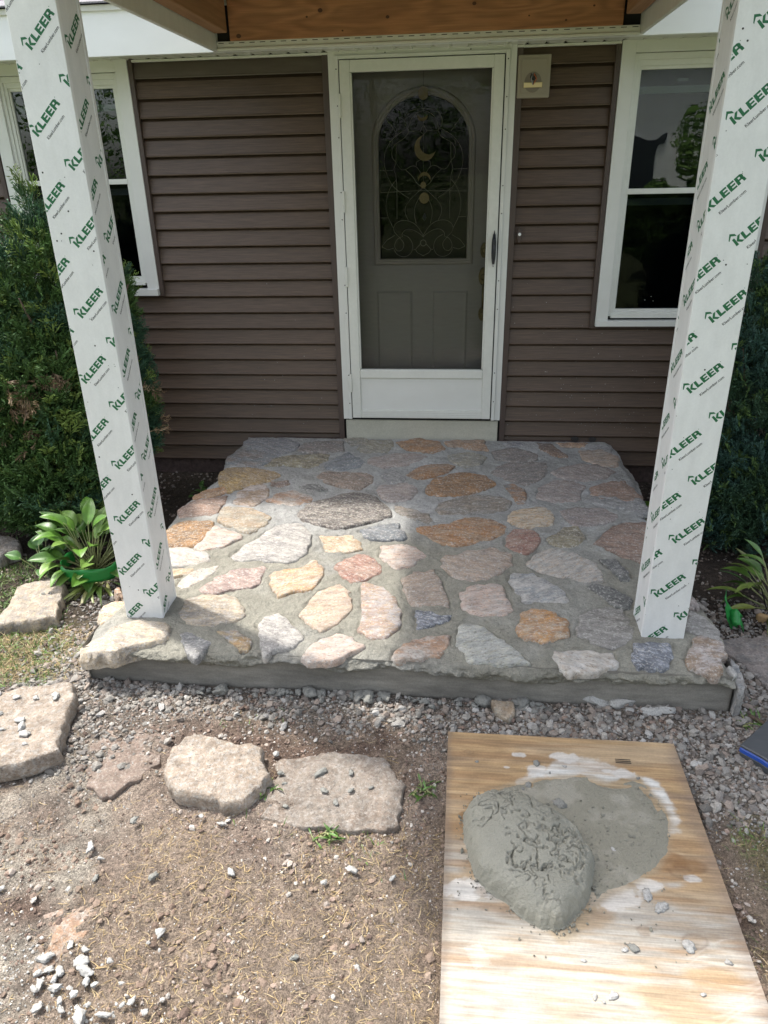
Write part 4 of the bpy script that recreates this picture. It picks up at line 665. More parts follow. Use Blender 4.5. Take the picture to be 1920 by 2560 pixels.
# ================================================================ PORCH POSTS with printed boards
def clip(poly, x0, x1, y0, y1):
    for ax, lim, sg in ((0, x0, 1), (0, x1, -1), (1, y0, 1), (1, y1, -1)):
        out = []
        for i in range(len(poly)):
            a, b = poly[i-1], poly[i]; da, db = sg*(a[ax]-lim), sg*(b[ax]-lim)
            if (da >= 0) != (db >= 0): t = da/(da-db); out.append((a[0]+t*(b[0]-a[0]), a[1]+t*(b[1]-a[1])))
            if db >= 0: out.append(b)
        poly = out
        if len(poly) < 3: return []
    return poly
def _letters():
    P = [[(-.35, 1.18), (.18, 1.79), (.16, 1.44), (-.34, 1.02)], [(.18, 1.79), (.65, 1.39), (.70, 1.04), (.16, 1.44)],      # roof mark
         [(.01, 1.0), (.31, 1.0), (.35, 0), (0, 0)], [(.76, 1), (1.12, 1), (.69, .48), (.37, .55)], [(.37, .55), (.69, .48), (1.13, 0), (.76, 0), (.37, .41)]]
    def bar(x, y, w_, h_): P.append([(x, y), (x+w_, y), (x+w_, y+h_), (x, y+h_)])
    bar(1.17, 0, .36, 1); bar(1.53, 0, .52, .26)
    for x in (2.14, 3.16): bar(x, 0, .37, 1); bar(x+.37, 0, .53, .22); bar(x+.37, .39, .48, .21); bar(x+.37, .78, .53, .22)
    bar(4.17, 0, .36, 1); bar(4.53, .79, .40, .21); bar(4.53, .36, .40, .21)
    P.append([(4.80, .58), (4.93, .36), (5.10, .46), (5.2, .63), (5.16, .86), (4.93, 1), (4.80, .79)]); P.append([(4.86, .40), (5.16, .50), (5.22, .36), (5.27, 0), (4.95, 0), (4.90, .30)])
    P.append([(5.36+.05*math.cos(a), .95+.05*math.sin(a)) for a in np.linspace(0, 6.283, 7, endpoint=False)])
    return P
LOGO = _letters()
def _small():
    cu = bpy.data.curves.new('web', 'FONT'); cu.body = 'KleerLumber.com'; cu.resolution_u = 2; cu.offset = .012; o = bpy.data.objects.new('web', cu); C.objects.link(o)
    dg = bpy.context.evaluated_depsgraph_get(); me = o.evaluated_get(dg).to_mesh(); w_ = max(v.co.x for v in me.vertices)
    T = [[(me.vertices[i].co.x/w_*3.71+.76, me.vertices[i].co.y/w_*3.9-1.2) for i in p.vertices] for p in me.polygons]
    o.evaluated_get(dg).to_mesh_clear(); bpy.data.objects.remove(o); bpy.data.curves.remove(cu); return T
WEB = _small()
H_ = .0260; TH = R(43.9); ct, st_ = math.cos(TH), math.sin(TH)
def prints(u0, u1, z0, z1, du, dz):
    """the sheet's repeating print, cut at the board's edges"""
    out_ = []
    for i in range(-12, 14):
        for j in range(-14, 16):
            tx, tz = .0+du+i*-.0352+j*.104, 1.901+dz+i*-.2447-j*.104
            if tx < u0-.2 or tx > u1+.05 or tz < z0-.15 or tz > z1+.05: continue
            one = []
            for src, mi in ((LOGO, 0), (WEB, 1)):
                for p in src:
                    q = [(tx+((a+.35)*ct-(b-1.02)*st_)*H_, tz+((a+.35)*st_+(b-1.02)*ct)*H_) for a, b in p]
                    q = clip(q, u0, u1, z0, z1)
                    if len(q) > 2: one.append((q, mi))
            if one: out_.append(one)
    return out_
def post(x0, y0, s, du, label, seed):
    zt = 2.43
    root = empty('porch_post', label, 'porch post', (x0+s/2, y0+s/2, 0), 'porch posts wrapped in printed white boards')
    T = .0185
    def board(x_0, x_1, y_0, y_1, z0=0.0, z1=zt):
        return attach(bx('wrap_board', M_pvc, None, x_0, x_1, y_0, y_1, z0, z1, .0012), root)
    zb = -.004
    fb = board(x0, x0+s, y0, y0+T, zb); fb.data.materials.append(M_pvcedge)
    for p in fb.data.polygons:
        if abs(p.normal.x) > .9: p.material_index = 1
    bb = board(x0, x0+s, y0+s-T, y0+s, zb); lb_ = board(x0+.0016, x0+T, y0+T+.0012, y0+s-T-.0006, zb); rb = board(x0+s-T, x0+s-.0016, y0+T+.0012, y0+s-T-.0006, zb)
    def lay(polys, f, parent):
        V, F, MI = [], [], []
        for q, mi in polys: n = len(V); V += [f(a, b) for a, b in q]; F.append(tuple(range(n, n+len(q)))); MI.append(mi)
        me = bpy.data.meshes.new('printed_logo'); me.from_pydata(V, [], F); me.materials.append(M_green); me.materials.append(M_black); me.polygons.foreach_set('material_index', MI); me.update(); fixp(obj('printed_logo', me), parent)
    e = .0004
    for fn, par, (ua, ub), d in ((lambda a, b: (x0+a, y0-e, b), fb, (.002, s-.002), (du[0], du[1])), (lambda a, b: (x0+s+e-.0016, y0+a, b), rb, (T+.001, s-T-.001), (-.008, .007)),
                                 (lambda a, b: (x0-e+.0016, y0+s-a, b), lb_, (T+.001, s-T-.001), (.012, .018)), (lambda a, b: (x0+s-a, y0+s+e, b), bb, (.002, s-.002), (.03, .05))):
        for one in prints(ua, ub, .001, zt-.01, *d): lay(one, fn, par)
    g = random.Random(seed)
    for k in range(26):
        z_ = g.uniform(.06, 2.3); a = g.choice([.03, .085, s-.03])+g.uniform(-.015, .015); r_ = g.choice([.0012, .0015, .003]); b = MB()
        b.prism([(x0+a+r_*math.cos(t), z_+r_*math.sin(t)) for t in np.linspace(0, 6.283, 8, endpoint=False)], y0-.0007, y0); fixp(b.build('nail_hole', M_hole), fb)
    return root
post(-1.187, -2.116, .168, (0, 0), 'left porch post in printed white boards, beside the hosta tied with green tape', 3)
post(1.023, -2.116, .168, (.0155, -.020), 'right porch post in printed white boards, standing behind the dark blue-grey patio stone', 4)

# ================================================================ plywood mixing board
def round_poly(P, it=2):
    for _ in range(it): P = [q for a, c in zip(P, P[1:]+P[:1]) for q in ((.75*a[0]+.25*c[0], .75*a[1]+.25*c[1]), (.25*a[0]+.75*c[0], .25*a[1]+.75*c[1]))]
    return P
MOUND = round_poly([(x, y) if y > -3.28 else (x+(.012 if x > .5 else -.012), y) for x, y in MOUND]); SMEAR = round_poly(SMEAR, 1); RING = round_poly(RING, 1)
BX0, BX1, BY0, BY1, BZ = .240, 1.066, -3.95, -2.553, -.165
xs = np.arange(BX0, BX1+.0001, .0035); ys = np.arange(BY0, BY1+.0001, .0035); X, Y = np.meshgrid(xs, ys)
def pe(x, y, cx, cy, rx, ry, n=.35, s=9, seed=0): return np.hypot((x-cx)/rx, (y-cy)/ry)+(fbm(x, y, s, 4, seed)-.5)*n*2
def mixc(c, d, t): t = np.clip(t, 0, 1)[..., None]; return c*(1-t)+np.array(d)*t
grain = fbm(X*3, Y*60, 1, 4, 101); g2 = fbm(X*1.2, Y*14, 1, 3, 102)
c = np.zeros(X.shape+(3,)); c[:] = (.38, .255, .13); c = mixc(c, (.25, .17, .10), sm(.45, .7, grain)*.6); c = mixc(c, (.42, .32, .205), sm(.45, .65, g2)*.6)
c = mixc(c, (.17, .12, .085), sm(.52, .75, fbm(X*2, Y*26, 1, 4, 103))*.65)
c = mixc(c, (.30, .235, .165), sm(-3.05, -3.3, Y+(fbm(X, Y, 5, 3, 104)-.5)*.35)*.5)
wm = fbm(X*1.6, Y*4, 2.2, 5, 105)+.16*sm(-3.1, -3.35, Y)+.14*sm(.62, .3, X)*sm(-3.0, -3.2, Y)-.10*sm(.75, 1.0, X)
c = mixc(c, (.39, .365, .315), sm(.42, .58, wm)*sm(-3.0, -3.14, Y)*(.30+.70*sm(.2, .7, fbm(X*9, Y*90, 1, 4, 106)))); c = mixc(c, (.26, .155, .075), sm(.55, .68, fbm(X*2.5, Y*30, 1, 4, 108))*.6)
dR = dpoly(X, Y, RING)+(fbm(X, Y, 20, 5, 107)-.5)*.075; c = mixc(c, (.56, .56, .53), sm(-.006, .012, dR)*(.45+.5*sm(.35, .6, fbm(X*1.5, Y*12, 3, 4, 172))))
for cx, cy, r in ((.66, -2.655, .035), (.555, -2.72, .03), (.86, -2.72, .032), (.80, -2.71, .012), (.955, -2.80, .016), (.93, -2.74, .012), (.45, -2.72, .01), (.50, -2.655, .018), (.84, -3.165, .035), (.73, -3.2, .07), (.31, -3.22, .05), (.98, -3.13, .02)):
    c = mixc(c, (.55, .53, .49), sm(1.1, .8, pe(X, Y, cx, cy, r*1.3, r*.7, .5, 40, 110))*.8)
for cx, cy, r in ((.905, -3.075, .055), (.985, -3.09, .04), (.33, -2.95, .03)): c = mixc(c, (.20, .105, .04), sm(1.1, .7, pe(X, Y, cx, cy, r*1.5, r*.75, .4, 18, 111))*.75)
dS = dpoly(X, Y, SMEAR)+(fbm(X, Y, 14, 4, 112)-.5)*.03; c = mixc(c, (.30, .235, .15), sm(-.03, -.005, dS)*.75)
for cx, cy, r in ((.318, -2.655, .016), (.865, -2.662, .022), (.352, -3.225, .022), (.80, -3.31, .02), (.93, -3.33, .03), (.95, -3.11, .03)):
    rr = np.hypot((X-cx)/r/1.15, (Y-cy)/r/.75); c = mixc(c, (.13, .075, .04), np.exp(-((rr-.9)/.2)**2)*.45*sm(.3, .6, fbm(X, Y, 40, 2, 171))); c = mixc(c, (.24, .16, .09), sm(1, .4, rr)*.45)
c = mixc(c, (.14, .11, .09), sm(.03, .0, X-BX0+(fbm(Y*20, X, 1, 2, 114)-.5)*.03)*.5)
c = mixc(c, (.16, .12, .10), sm(.06, .0, BX1-X+(fbm(Y*9, X, 1, 2, 115)-.5)*.06)*.5)
rct = inpoly(X, Y, [(.30, -3.40), (.345, -3.385), (.375, -3.44), (.33, -3.46)]); c = mixc(c, (.50, .48, .44), rct*.4*fbm(X, Y, 30, 3, 173)*1.4)
for q in range(9): 
    yy0 = -3.34-.03*q; c = mixc(c, (.58, .55, .50), np.exp(-((Y-yy0-.25*(X-1.0)-.02*np.sin(X*20+q))/.0025)**2)*sm(.82, .95, X)*.32*fbm(X, Y, 25, 3, 174)*1.3)
c = c*(.84+.32*fbm(X*2, Y*8, 6, 5, 175))[..., None]
Zb = BZ+(fbm(X*2, Y*30, 1, 3, 120)-.5)*.0022+.006*(X-BX0)*0
nx, ny = len(xs), len(ys); ii = np.arange(nx*ny).reshape(ny, nx); F = np.stack([ii[:-1, :-1], ii[:-1, 1:], ii[1:, 1:], ii[1:, :-1]], -1).reshape(-1, 4)
board = empty('plywood_board', 'weathered plywood sheet on the ground used for mixing mortar, stained white and grey', 'plywood board', ((BX0+BX1)/2, (BY0+BY1)/2, -.18))
attach(obj('face_veneer', mesh_np('face_veneer', np.stack([X, Y, Zb], -1).reshape(-1, 3), F, c.reshape(-1, 3)), M_board), board)
attach(bx('plywood_core', M_plyedge, None, BX0+.0005, BX1-.0005, BY0, BY1-.0005, BZ-.018, BZ-.0015, .0008), board)
# grate-like staple mark on the knot
for k in range(3): b = MB(); b.box(.838, .892, -2.668+k*.008, -2.666+k*.008, BZ, BZ+.002); attach(b.build('knot_crack', M_hole), board)

# ================================================================ fresh mortar on the board
def heap(name, poly, hfun, colf, res, label, cat, zoff=0):
    x0, x1 = min(a for a, b in poly)-.02, max(a for a, b in poly)+.02; y0, y1 = min(b for a, b in poly)-.02, max(b for a, b in poly)+.02
    xs = np.arange(x0, x1, res); ys = np.arange(y0, y1, res); X, Y = np.meshgrid(xs, ys); d = dpoly(X, Y, poly); d = d+(fbm(X, Y, 12, 4, 130)-.5)*.028+(fbm(X, Y, 90, 2, 131)-.5)*.006
    Z, keep = hfun(X, Y, d); c = colf(X, Y, d, Z); ii = np.arange(X.size).reshape(X.shape)
    kf = keep[:-1, :-1] | keep[:-1, 1:] | keep[1:, 1:] | keep[1:, :-1]; F = np.stack([ii[:-1, :-1], ii[:-1, 1:], ii[1:, 1:], ii[1:, :-1]], -1)[kf]
    used = np.unique(F); mp = -np.ones(X.size, int); mp[used] = np.arange(len(used)); V = np.stack([X, Y, Z], -1).reshape(-1, 3)[used]
    return obj(name, mesh_np(name, V, mp[F], c.reshape(-1, 3)[used]), M_fresh)
M_fresh = mat('fresh_mortar', (.2, .2, .16), .62, attr=True, fine=[((300,)*3, .92, 1.07)], bump=[(40, .5, .010), (120, .9, .006)])
def h_smear(X, Y, d):
    t = sm(-.002, .006, d)*.0035+sm(.0, .05, d)*.003*fbm(X, Y, 10, 3, 140)+.004*sm(.55, .75, fbm(X, Y*1.6, 38, 3, 141))*sm(.0, .02, d)*sm(.45, .6, fbm(X, Y, 6, 2, 143))
    holes = sm(.60, .66, fbm(X, Y, 9, 4, 142))*sm(.05, .0, d); return BZ-.0025+t*(1-holes)+.0002, (d > -.004)
o = heap('mortar_smear', SMEAR, h_smear, lambda X, Y, d, Z: mixc(np.full(X.shape+(3,), (.215, .205, .16)), (.30, .285, .235), sm(.5, .7, fbm(X, Y, 12, 4, 144))*.7), .0035, None, None)
tag(o, 'thin film of wet grey mortar troweled across the plywood to the right of the heap', 'mortar')
def h_mound(X, Y, d):
    dd = np.clip(d, 0, 1); q = ((X-.47)/.22)**2+((Y+3.07)/.26)**2; base = .092*(1-np.exp(-dd/.017))*(.62+.38*np.exp(-q*1.1))
    base = base*(1-.30*sm(.56, .66, X)*sm(-3.16, -2.98, Y))-.010*sm(-3.0, -2.88, Y)
    lump = (fbm(X, Y, 7, 3, 150)-.5)*.020*sm(0, .05, d)+(fbm(X, Y, 26, 3, 151)-.5)*.004*sm(.01, .04, d)
    wx = X+(fbm(X, Y, 16, 4, 152)-.5)*.09; wy = Y+(fbm(X+9, Y, 16, 4, 153)-.5)*.09
    zone = sm(.38, .50, fbm(X, Y, 8, 3, 155)+.20*np.exp(-(((X-.50)/.13)**2+((Y+3.06)/.10)**2))+.12*sm(.58, .68, X))*sm(.018, .04, d)
    r1 = np.abs(fbm(wx, wy, 13, 3, 154)-.5); r2 = np.abs(fbm(wx, wy, 30, 2, 164)-.5); crack = np.maximum(np.exp(-(r1/.008)**2), .7*np.exp(-(r2/.014)**2)*sm(.5, .6, fbm(X, Y, 15, 2, 165)))*zone
    pit = sm(.56, .68, fbm(X, Y, 95, 3, 156))*sm(.50, .60, fbm(X, Y, 13, 3, 157))
    rim = sm(.022, .0, np.abs(d-.008))*fbm(X, Y, 60, 3, 158)*.022*sm(.42, .6, fbm(X, Y, 12, 2, 166))
    edgez = sm(.60, .67, X+(fbm(X, Y, 14, 3, 159)-.5)*.06)*sm(.0, .02, d)*(fbm(X, Y, 60, 3, 160)-.4)*.034
    return BZ+base+lump-.018*crack-.009*pit*zone+rim+edgez-.002, (d > -.003)
o = heap('mortar_heap', MOUND, h_mound, lambda X, Y, d, Z: mixc(np.full(X.shape+(3,), (.235, .23, .185)), (.27, .265, .22), fbm(X, Y, 14, 3, 161)), .0022, None, None)
tag(o, 'rounded cracked heap of fresh grey mortar on the plywood', 'mortar heap')

# ================================================================ flagstones
def flag(poly, z, thick, kind, seed, label, n=64, proud=.006, tilt=(0, 0), name='flagstone', cat='flagstone', roll=1.2, grp=None):
    cx = sum(a for a, b in poly)/len(poly); cy = sum(b for a, b in poly)/len(poly)
    o = obj(name, stone_mesh(name, poly, lambda x, y: z+tilt[0]*(np.asarray(x)-cx)+tilt[1]*(np.asarray(y)-cy), thick, proud, seed, n=n, jit=.10, und=.006, roll=roll*.65), M_flag)
    stone_props(o, kind, seed); return tag(o, label, cat, grp)
flag(FS_BIG, -.125, .065, 'dirty', 601, 'thick flagstone at the left edge, topped with white mortar crumbs')
flag(FS_ROUND, -.137, .062, 'dirty', 602, 'rounded loose flagstone with a smooth dusty top lying alone on the dirt')
flag(FS_FLAT, -.184, .03, 'dusty', 603, 'flat grey flagstone sunk level into the dirt, right of the rounded one', roll=.5, proud=.003)
flag(FS_SUNK, -.190, .02, 'soil', 604, 'dirt-covered flagstone barely showing in the ground, left of the rounded one', roll=.4, proud=.002)
flag(FS_UPPER, -.135, .075, 'creamgrey', 605, 'squarish pale flagstone beside the hosta left of the patio', tilt=(0, .02))
flag(FS_BACK, -.125, .07, 'greytan', 606, 'grey flagstone half hidden under the juniper at the left edge')
flag(FS_RIGHT, -.172, .03, 'greybrown', 607, 'long brown-grey flagstone set beside the right corner of the patio', roll=.6, proud=.003)
flag(FS_SMALL, -.168, .03, 'tan', 608, 'small flat tan stone lying in the gravel before the slab', n=20, roll=.5, name='small_stone', cat='stone')
flag([(-.985, -3.47), (-.93, -3.39), (-.84, -3.36), (-.76, -3.37), (-.75, -3.43), (-.80, -3.50), (-.85, -3.58), (-.87, -3.56), (-.85, -3.46)][1:], -.190, .02, 'rosy', 609, 'pinkish orange rock just breaking the surface beside the white crumbs', n=26, roll=.4, proud=.003, name='buried_rock', cat='rock')
# broken stone leaning on the right corner of the slab
flag([(1.338, -2.345), (1.352, -2.26), (1.372, -2.13), (1.392, -2.15), (1.385, -2.27), (1.362, -2.36)], -.065, .12, 'whiteblue', 610, 'narrow pale stone sliver wedged against the right corner of the patio', n=24, roll=.8, name='stone_sliver', cat='stone')

# ================================================================ rock-like lumps
def rock_template(seed, sub=2, flat=.6, rough=.18):
    bm = bmesh.new(); bmesh.ops.create_icosphere(bm, subdivisions=sub, radius=1); g = np.random.default_rng(seed)
    V = np.array([v.co[:] for v in bm.verts]); F = np.array([[v.index for v in f.verts] for f in bm.faces]); bm.free()
    for _ in range(7):                                         # chop flat facets
        d = g.normal(size=3); d /= np.linalg.norm(d); k = V@d; t = g.uniform(.45, .8); over = np.clip(k-t, 0, None); V = V-over[:, None]*d
    V = V*(1+(g.random(len(V))[:, None]-.5)*rough); V[:, 2] *= flat; V[:, 0] *= g.uniform(1.0, 1.35); return V, F
RT = [rock_template(s) for s in range(10)]; RTL = [rock_template(s, 1, .6, .1) for s in range(20, 28)]
def lump(name, x, y, z, sx, sy, sz, m_, seed, rot=0):
    V, F = rock_template(seed, 3, 1, .05); f = fbm(V[:, 0]*1.3+seed, V[:, 1]*1.3+V[:, 2], 3, 4, seed); f2 = fbm(V[:, 0]*4+seed, V[:, 1]*4+V[:, 2]*3, 2, 3, seed+3); V = V*(1+(f-.5)[:, None]*.9+(f2-.5)[:, None]*.5); V = V*np.array([sx, sy, sz]); c_, s_ = math.cos(rot), math.sin(rot)
    V = np.stack([V[:, 0]*c_-V[:, 1]*s_+x, V[:, 0]*s_+V[:, 1]*c_+y, V[:, 2]+z], 1); return obj(name, mesh_np(name, V, F), m_)
lr = random.Random(12)
for i, ((x, y), sx, sy, sz) in enumerate(zip(CHUNKS, (.055, .058, .032, .040), (.028, .026, .024, .022), (.026, .026, .022, .020))):
    tag(lump('mortar_clump', x, y+.006, GZ+.014, sx, sy, sz, M_chip, 40+i, lr.uniform(-.2, .2)), ('leftmost of four dried white mortar clumps at the foot of the slab', 'widest white mortar clump at the foot of the slab, second from the left', 'third white mortar clump at the slab foot, just right of the widest', 'rightmost of four dried white mortar clumps at the foot of the slab')[i], 'mortar clump', 'dried white mortar clumps against the slab')
for i in range(70):
    x = lr.choice([lr.uniform(-1.2, .9), lr.gauss(-.35, .25), lr.gauss(.45, .2)]); y = -2.340-abs(lr.gauss(0, .022)); s_ = min(.03, lr.lognormvariate(math.log(.0115), .5))
    tag(lump('mortar_clod', x, y, GZ+s_*.35, s_*1.35, s_, s_*.75, M_chipgrey, 60+i, lr.uniform(0, 3)), 'crumbly clod of wet grey mortar fallen at the foot of the slab', 'mortar clod', 'grey mortar clods fallen along the slab')
for i, (x, y) in enumerate(CHUNKSW):
    s_ = lr.uniform(.004, .0115)*(1.6 if i in (1, 4, 8, 10, 14, 18, 21) else 1)
    tag(lump('mortar_crumb', x, y, GZ+.007+s_*.2, s_*lr.uniform(1, 1.6), s_, s_*.55, M_chip, 140+i, lr.uniform(0, 3)), 'pale dried mortar crumb in the scatter at the lower left', 'mortar crumb', 'white mortar crumbs scattered at lower left')
for i, (x, y) in enumerate(PEBS):
    s_ = lr.uniform(.007, .013)
    tag(lump('pebble', x, y, GZ+.006+s_*.3, s_*1.3, s_, s_*.6, M_chip if i % 3 else M_chipgrey, 190+i, lr.uniform(0, 3)), 'loose pale pebble lying on the open dirt', 'pebble', 'loose pebbles on the open dirt')
for i, (x, y, s_) in enumerate(((.345, -2.702, .006), (.555, -2.695, .012), (.60, -2.735, .005), (.655, -2.70, .006), (.90, -2.74, .006), (.76, -3.045, .008), (.757, -3.365, .011), (.735, -3.372, .007), (.908, -3.345, .018), (1.0, -3.385, .008), (.86, -3.235, .016), (.83, -3.20, .014), (.62, -3.41, .006), (.68, -3.50, .011), (.635, -3.505, .006), (.655, -3.515, .005), (.91, -3.475, .006), (.52, -2.80, .011), (.50, -2.82, .008), (.62, -2.875, .02))):
    tag(lump('board_crumb', x, y, BZ+s_*.25, s_*1.2, s_, s_*.5, M_chipgrey if i in (0, 1, 2, 4, 6, 17, 18, 19) else M_chip, 240+i, i), 'small crumb of mortar dropped on the plywood board', 'mortar crumb', 'mortar crumbs dropped on the plywood')
for i in range(16):
    x = lr.uniform(-1.6, -1.28); y = lr.uniform(-2.80, -2.5); s_ = lr.uniform(.007, .022)
    if not inpoly(np.array([x]), np.array([y]), FS_BIG)[0]: continue
    tag(lump('flagstone_crumb', x, y, -.117+s_*.2, s_*1.2, s_, s_*.5, M_chip, 270+i, i), 'chunk of pale dried mortar on the thick flagstone at the left edge', 'mortar crumb', 'mortar chunks on the left flagstone')
for i, (x, y, s_) in enumerate(((-.35, -2.80, .010), (-.21, -2.79, .020), (-.10, -2.78, .010), (-.18, -2.87, .012), (-.09, -2.86, .009), (-.13, -2.92, .010), (-.30, -2.95, .009), (-.02, -2.84, .008))):
    tag(lump('flagstone_crumb', x, y, -.176+s_*.2, s_*1.2, s_, s_*.6, M_chipgrey, 290+i, i), 'grey mortar lump sitting on the flat sunken flagstone', 'mortar crumb', 'mortar lumps on the sunken flagstone')
for i, (x, y, s_) in enumerate(((-1.80, -1.76, .012), (-1.775, -1.75, .007), (-1.765, -1.752, .007))): tag(lump('flagstone_crumb', x, y, -.125, s_, s_*.8, s_*.6, M_chipgrey, 300+i, i), ('largest dark crumb on the squarish pale flagstone', 'middle small dark crumb on the squarish pale flagstone', 'rightmost small dark crumb on the squarish pale flagstone')[i], 'mortar crumb', 'dark crumbs on the squarish flagstone')
# white mortar patch down the right corner
tag(lump('corner_mortar', 1.325, -2.30, -.055, .022, .05, .045, M_chip, 331, .2), 'white mortar dab filling the right front corner of the patio', 'mortar dab')

# loose grit round the heap and on the wet film
gg_ = np.random.default_rng(880); xg = gg_.uniform(.27, .95, 9000); yg = gg_.uniform(-3.42, -2.78, 9000); dm = dpoly(xg, yg, MOUND); dsm = dpoly(xg, yg, SMEAR)
pk = (gg_.random(9000) < np.exp(-(np.abs(dm+.006)/.012)**2)*.55)|((gg_.random(9000) < .16*sm(.5, .65, fbm(xg, yg, 12, 3, 881)))&(dm < 0)&(dsm > 0))|((gg_.random(9000) < .012)&(dm < 0))
xg, yg = xg[pk], yg[pk]; ng = len(xg); sg_ = np.clip(gg_.lognormal(math.log(.0026), .5, ng), .001, .009); v, f, c_ = scatter(RTL[0][0], RTL[0][1], np.stack([xg, yg, BZ+.002+sg_*.35], 1), rand_rot(ng, gg_)@np.eye(3), sg_, np.tile([.2, .195, .16], (ng, 1))*gg_.uniform(.8, 1.25, (ng, 1)))
o = obj('mortar_grit', mesh_np('mortar_grit', v, f, c_, smooth=False), M_gravel); tag(o, kind='stuff')

# gravel, grit: nobody could count it
def gravel(name, n, region, dens, size, pal, seed, T, sink=.25):
    g = np.random.default_rng(seed); x0, x1, y0, y1 = region; x = g.uniform(x0, x1, n*3); y = g.uniform(y0, y1, n*3); k = g.random(n*3) < dens(x, y)
    for p in (FS_BIG, FS_ROUND, FS_UPPER, FS_BACK): k &= ~inpoly(x, y, p)
    k &= ~((x > BX0-.004) & (x < BX1+.006) & (y < BY1+.004)) & ~((x > -1.3) & (x < 1.33) & (y > -2.325)); k &= ~(inpoly(x, y, FS_FLAT) & (g.random(n*3) < .9)) & ~(inpoly(x, y, FS_SUNK) & (g.random(n*3) < .6)); k &= ~(inpoly(x, y, FS_RIGHT) & (g.random(n*3) < .97)) & ~inpoly(x, y, FS_SMALL)
    x, y = x[k][:n], y[k][:n]; n = len(x); s = size(g, n); z = ground_h(x, y)+s*(.5-sink); V, F, Cc = [], [], []; off = 0; ti = g.integers(0, len(T), n); P = np.array(pal); ci = g.integers(0, len(P), n); col = P[ci]*g.uniform(.75, 1.2, (n, 1))
    for t, (TV, TF) in enumerate(T):
        q = ti == t; m_ = q.sum()
        if not m_: continue
        tl = g.normal(scale=.35, size=(m_, 2)); M = rot_z(g.uniform(0, 6.28, m_)); A = np.tile(np.eye(3), (m_, 1, 1)); A[:, 2, 0] = tl[:, 0]; A[:, 0, 2] = -tl[:, 0]; A[:, 2, 1] = tl[:, 1]; A[:, 1, 2] = -tl[:, 1]; M = A@M
        v, f, c_ = scatter(TV, TF, np.stack([x[q], y[q], z[q]], 1), M, s[q], col[q]); V.append(v); F.append(f+off); Cc.append(c_); off += len(v)
    return tag(obj(name, mesh_np(name, np.vstack(V), np.vstack(F), np.vstack(Cc), smooth=False), M_gravel), kind='stuff')
GP = [(.24, .225, .20), (.19, .175, .16), (.27, .255, .23), (.15, .14, .125), (.23, .19, .16), (.34, .33, .31), (.21, .20, .18), (.26, .22, .185), (.17, .145, .125), (.30, .28, .25)]
DP = [(.22, .16, .125), (.28, .21, .17), (.17, .12, .095), (.34, .29, .25), (.13, .09, .07), (.42, .39, .35)]
gravel('gravel', 17000, (-1.7, 2.2, -3.0, -1.5), lambda x, y: gravel_zone(x, y)*(.35+.65*sm(.40, .58, fbm(x, y, 7, 3, 79)+.12*sm(.3, 1.1, x))), lambda g, n: np.clip(g.lognormal(math.log(.0076), .45, n), .0035, .022), GP, 500, RTL)
gravel('fine_gravel', 9000, (-1.7, 2.2, -3.1, -1.5), lambda x, y: np.clip(gravel_zone(x, y)+.12, 0, 1), lambda g, n: g.uniform(.003, .006, n), GP, 501, RTL[:4])
gravel('dirt_pebbles', 7000, (-1.7, 1.7, -4.1, -2.35), lambda x, y: sm(.35, .65, fbm(x, y, 5, 3, 77)+.10*sm(-2.95, -2.6, y)), lambda g, n: np.clip(g.lognormal(math.log(.0038), .55, n), .002, .016), DP, 502, RTL)
gravel('white_crumb_dust', 520, (-1.2, -.45, -3.75, -3.35), lambda x, y: np.exp(-(((x+.88)/.12)**2+((y+3.56)/.09)**2))+.8*np.exp(-(((x+.68)/.10)**2+((y+3.66)/.05)**2)), lambda g, n: np.clip(g.lognormal(math.log(.0028), .5, n), .0015, .009), [(.40, .40, .38), (.33, .33, .31), (.44, .43, .40)], 505, RTL)
gravel('dirt_clods', 2600, (-1.7, 1.7, -4.1, -2.35), lambda x, y: sm(.48, .62, fbm(x, y, 6, 3, 83)), lambda g, n: np.clip(g.lognormal(math.log(.0062), .4, n), .003, .016), [(.21, .155, .118), (.17, .12, .09), (.25, .19, .145)], 506, RTL, sink=.42)
gravel('dirt_grit', 16000, (-1.7, 1.7, -4.1, -2.35), lambda x, y: .3+.7*sm(.4, .6, fbm(x, y, 8, 3, 78)), lambda g, n: g.uniform(.0013, .0028, n), DP+[(.5, .47, .43)], 503, RTL[:3])
gravel('bed_litter', 2500, (-2.6, 2.3, -2.2, .0), lambda x, y: np.where((x < -1.3) | (x > 1.33), .8, 0), lambda g, n: g.uniform(.004, .013, n), [(.12, .09, .07), (.2, .16, .13), (.08, .06, .05), (.26, .23, .2)], 504, RTL)

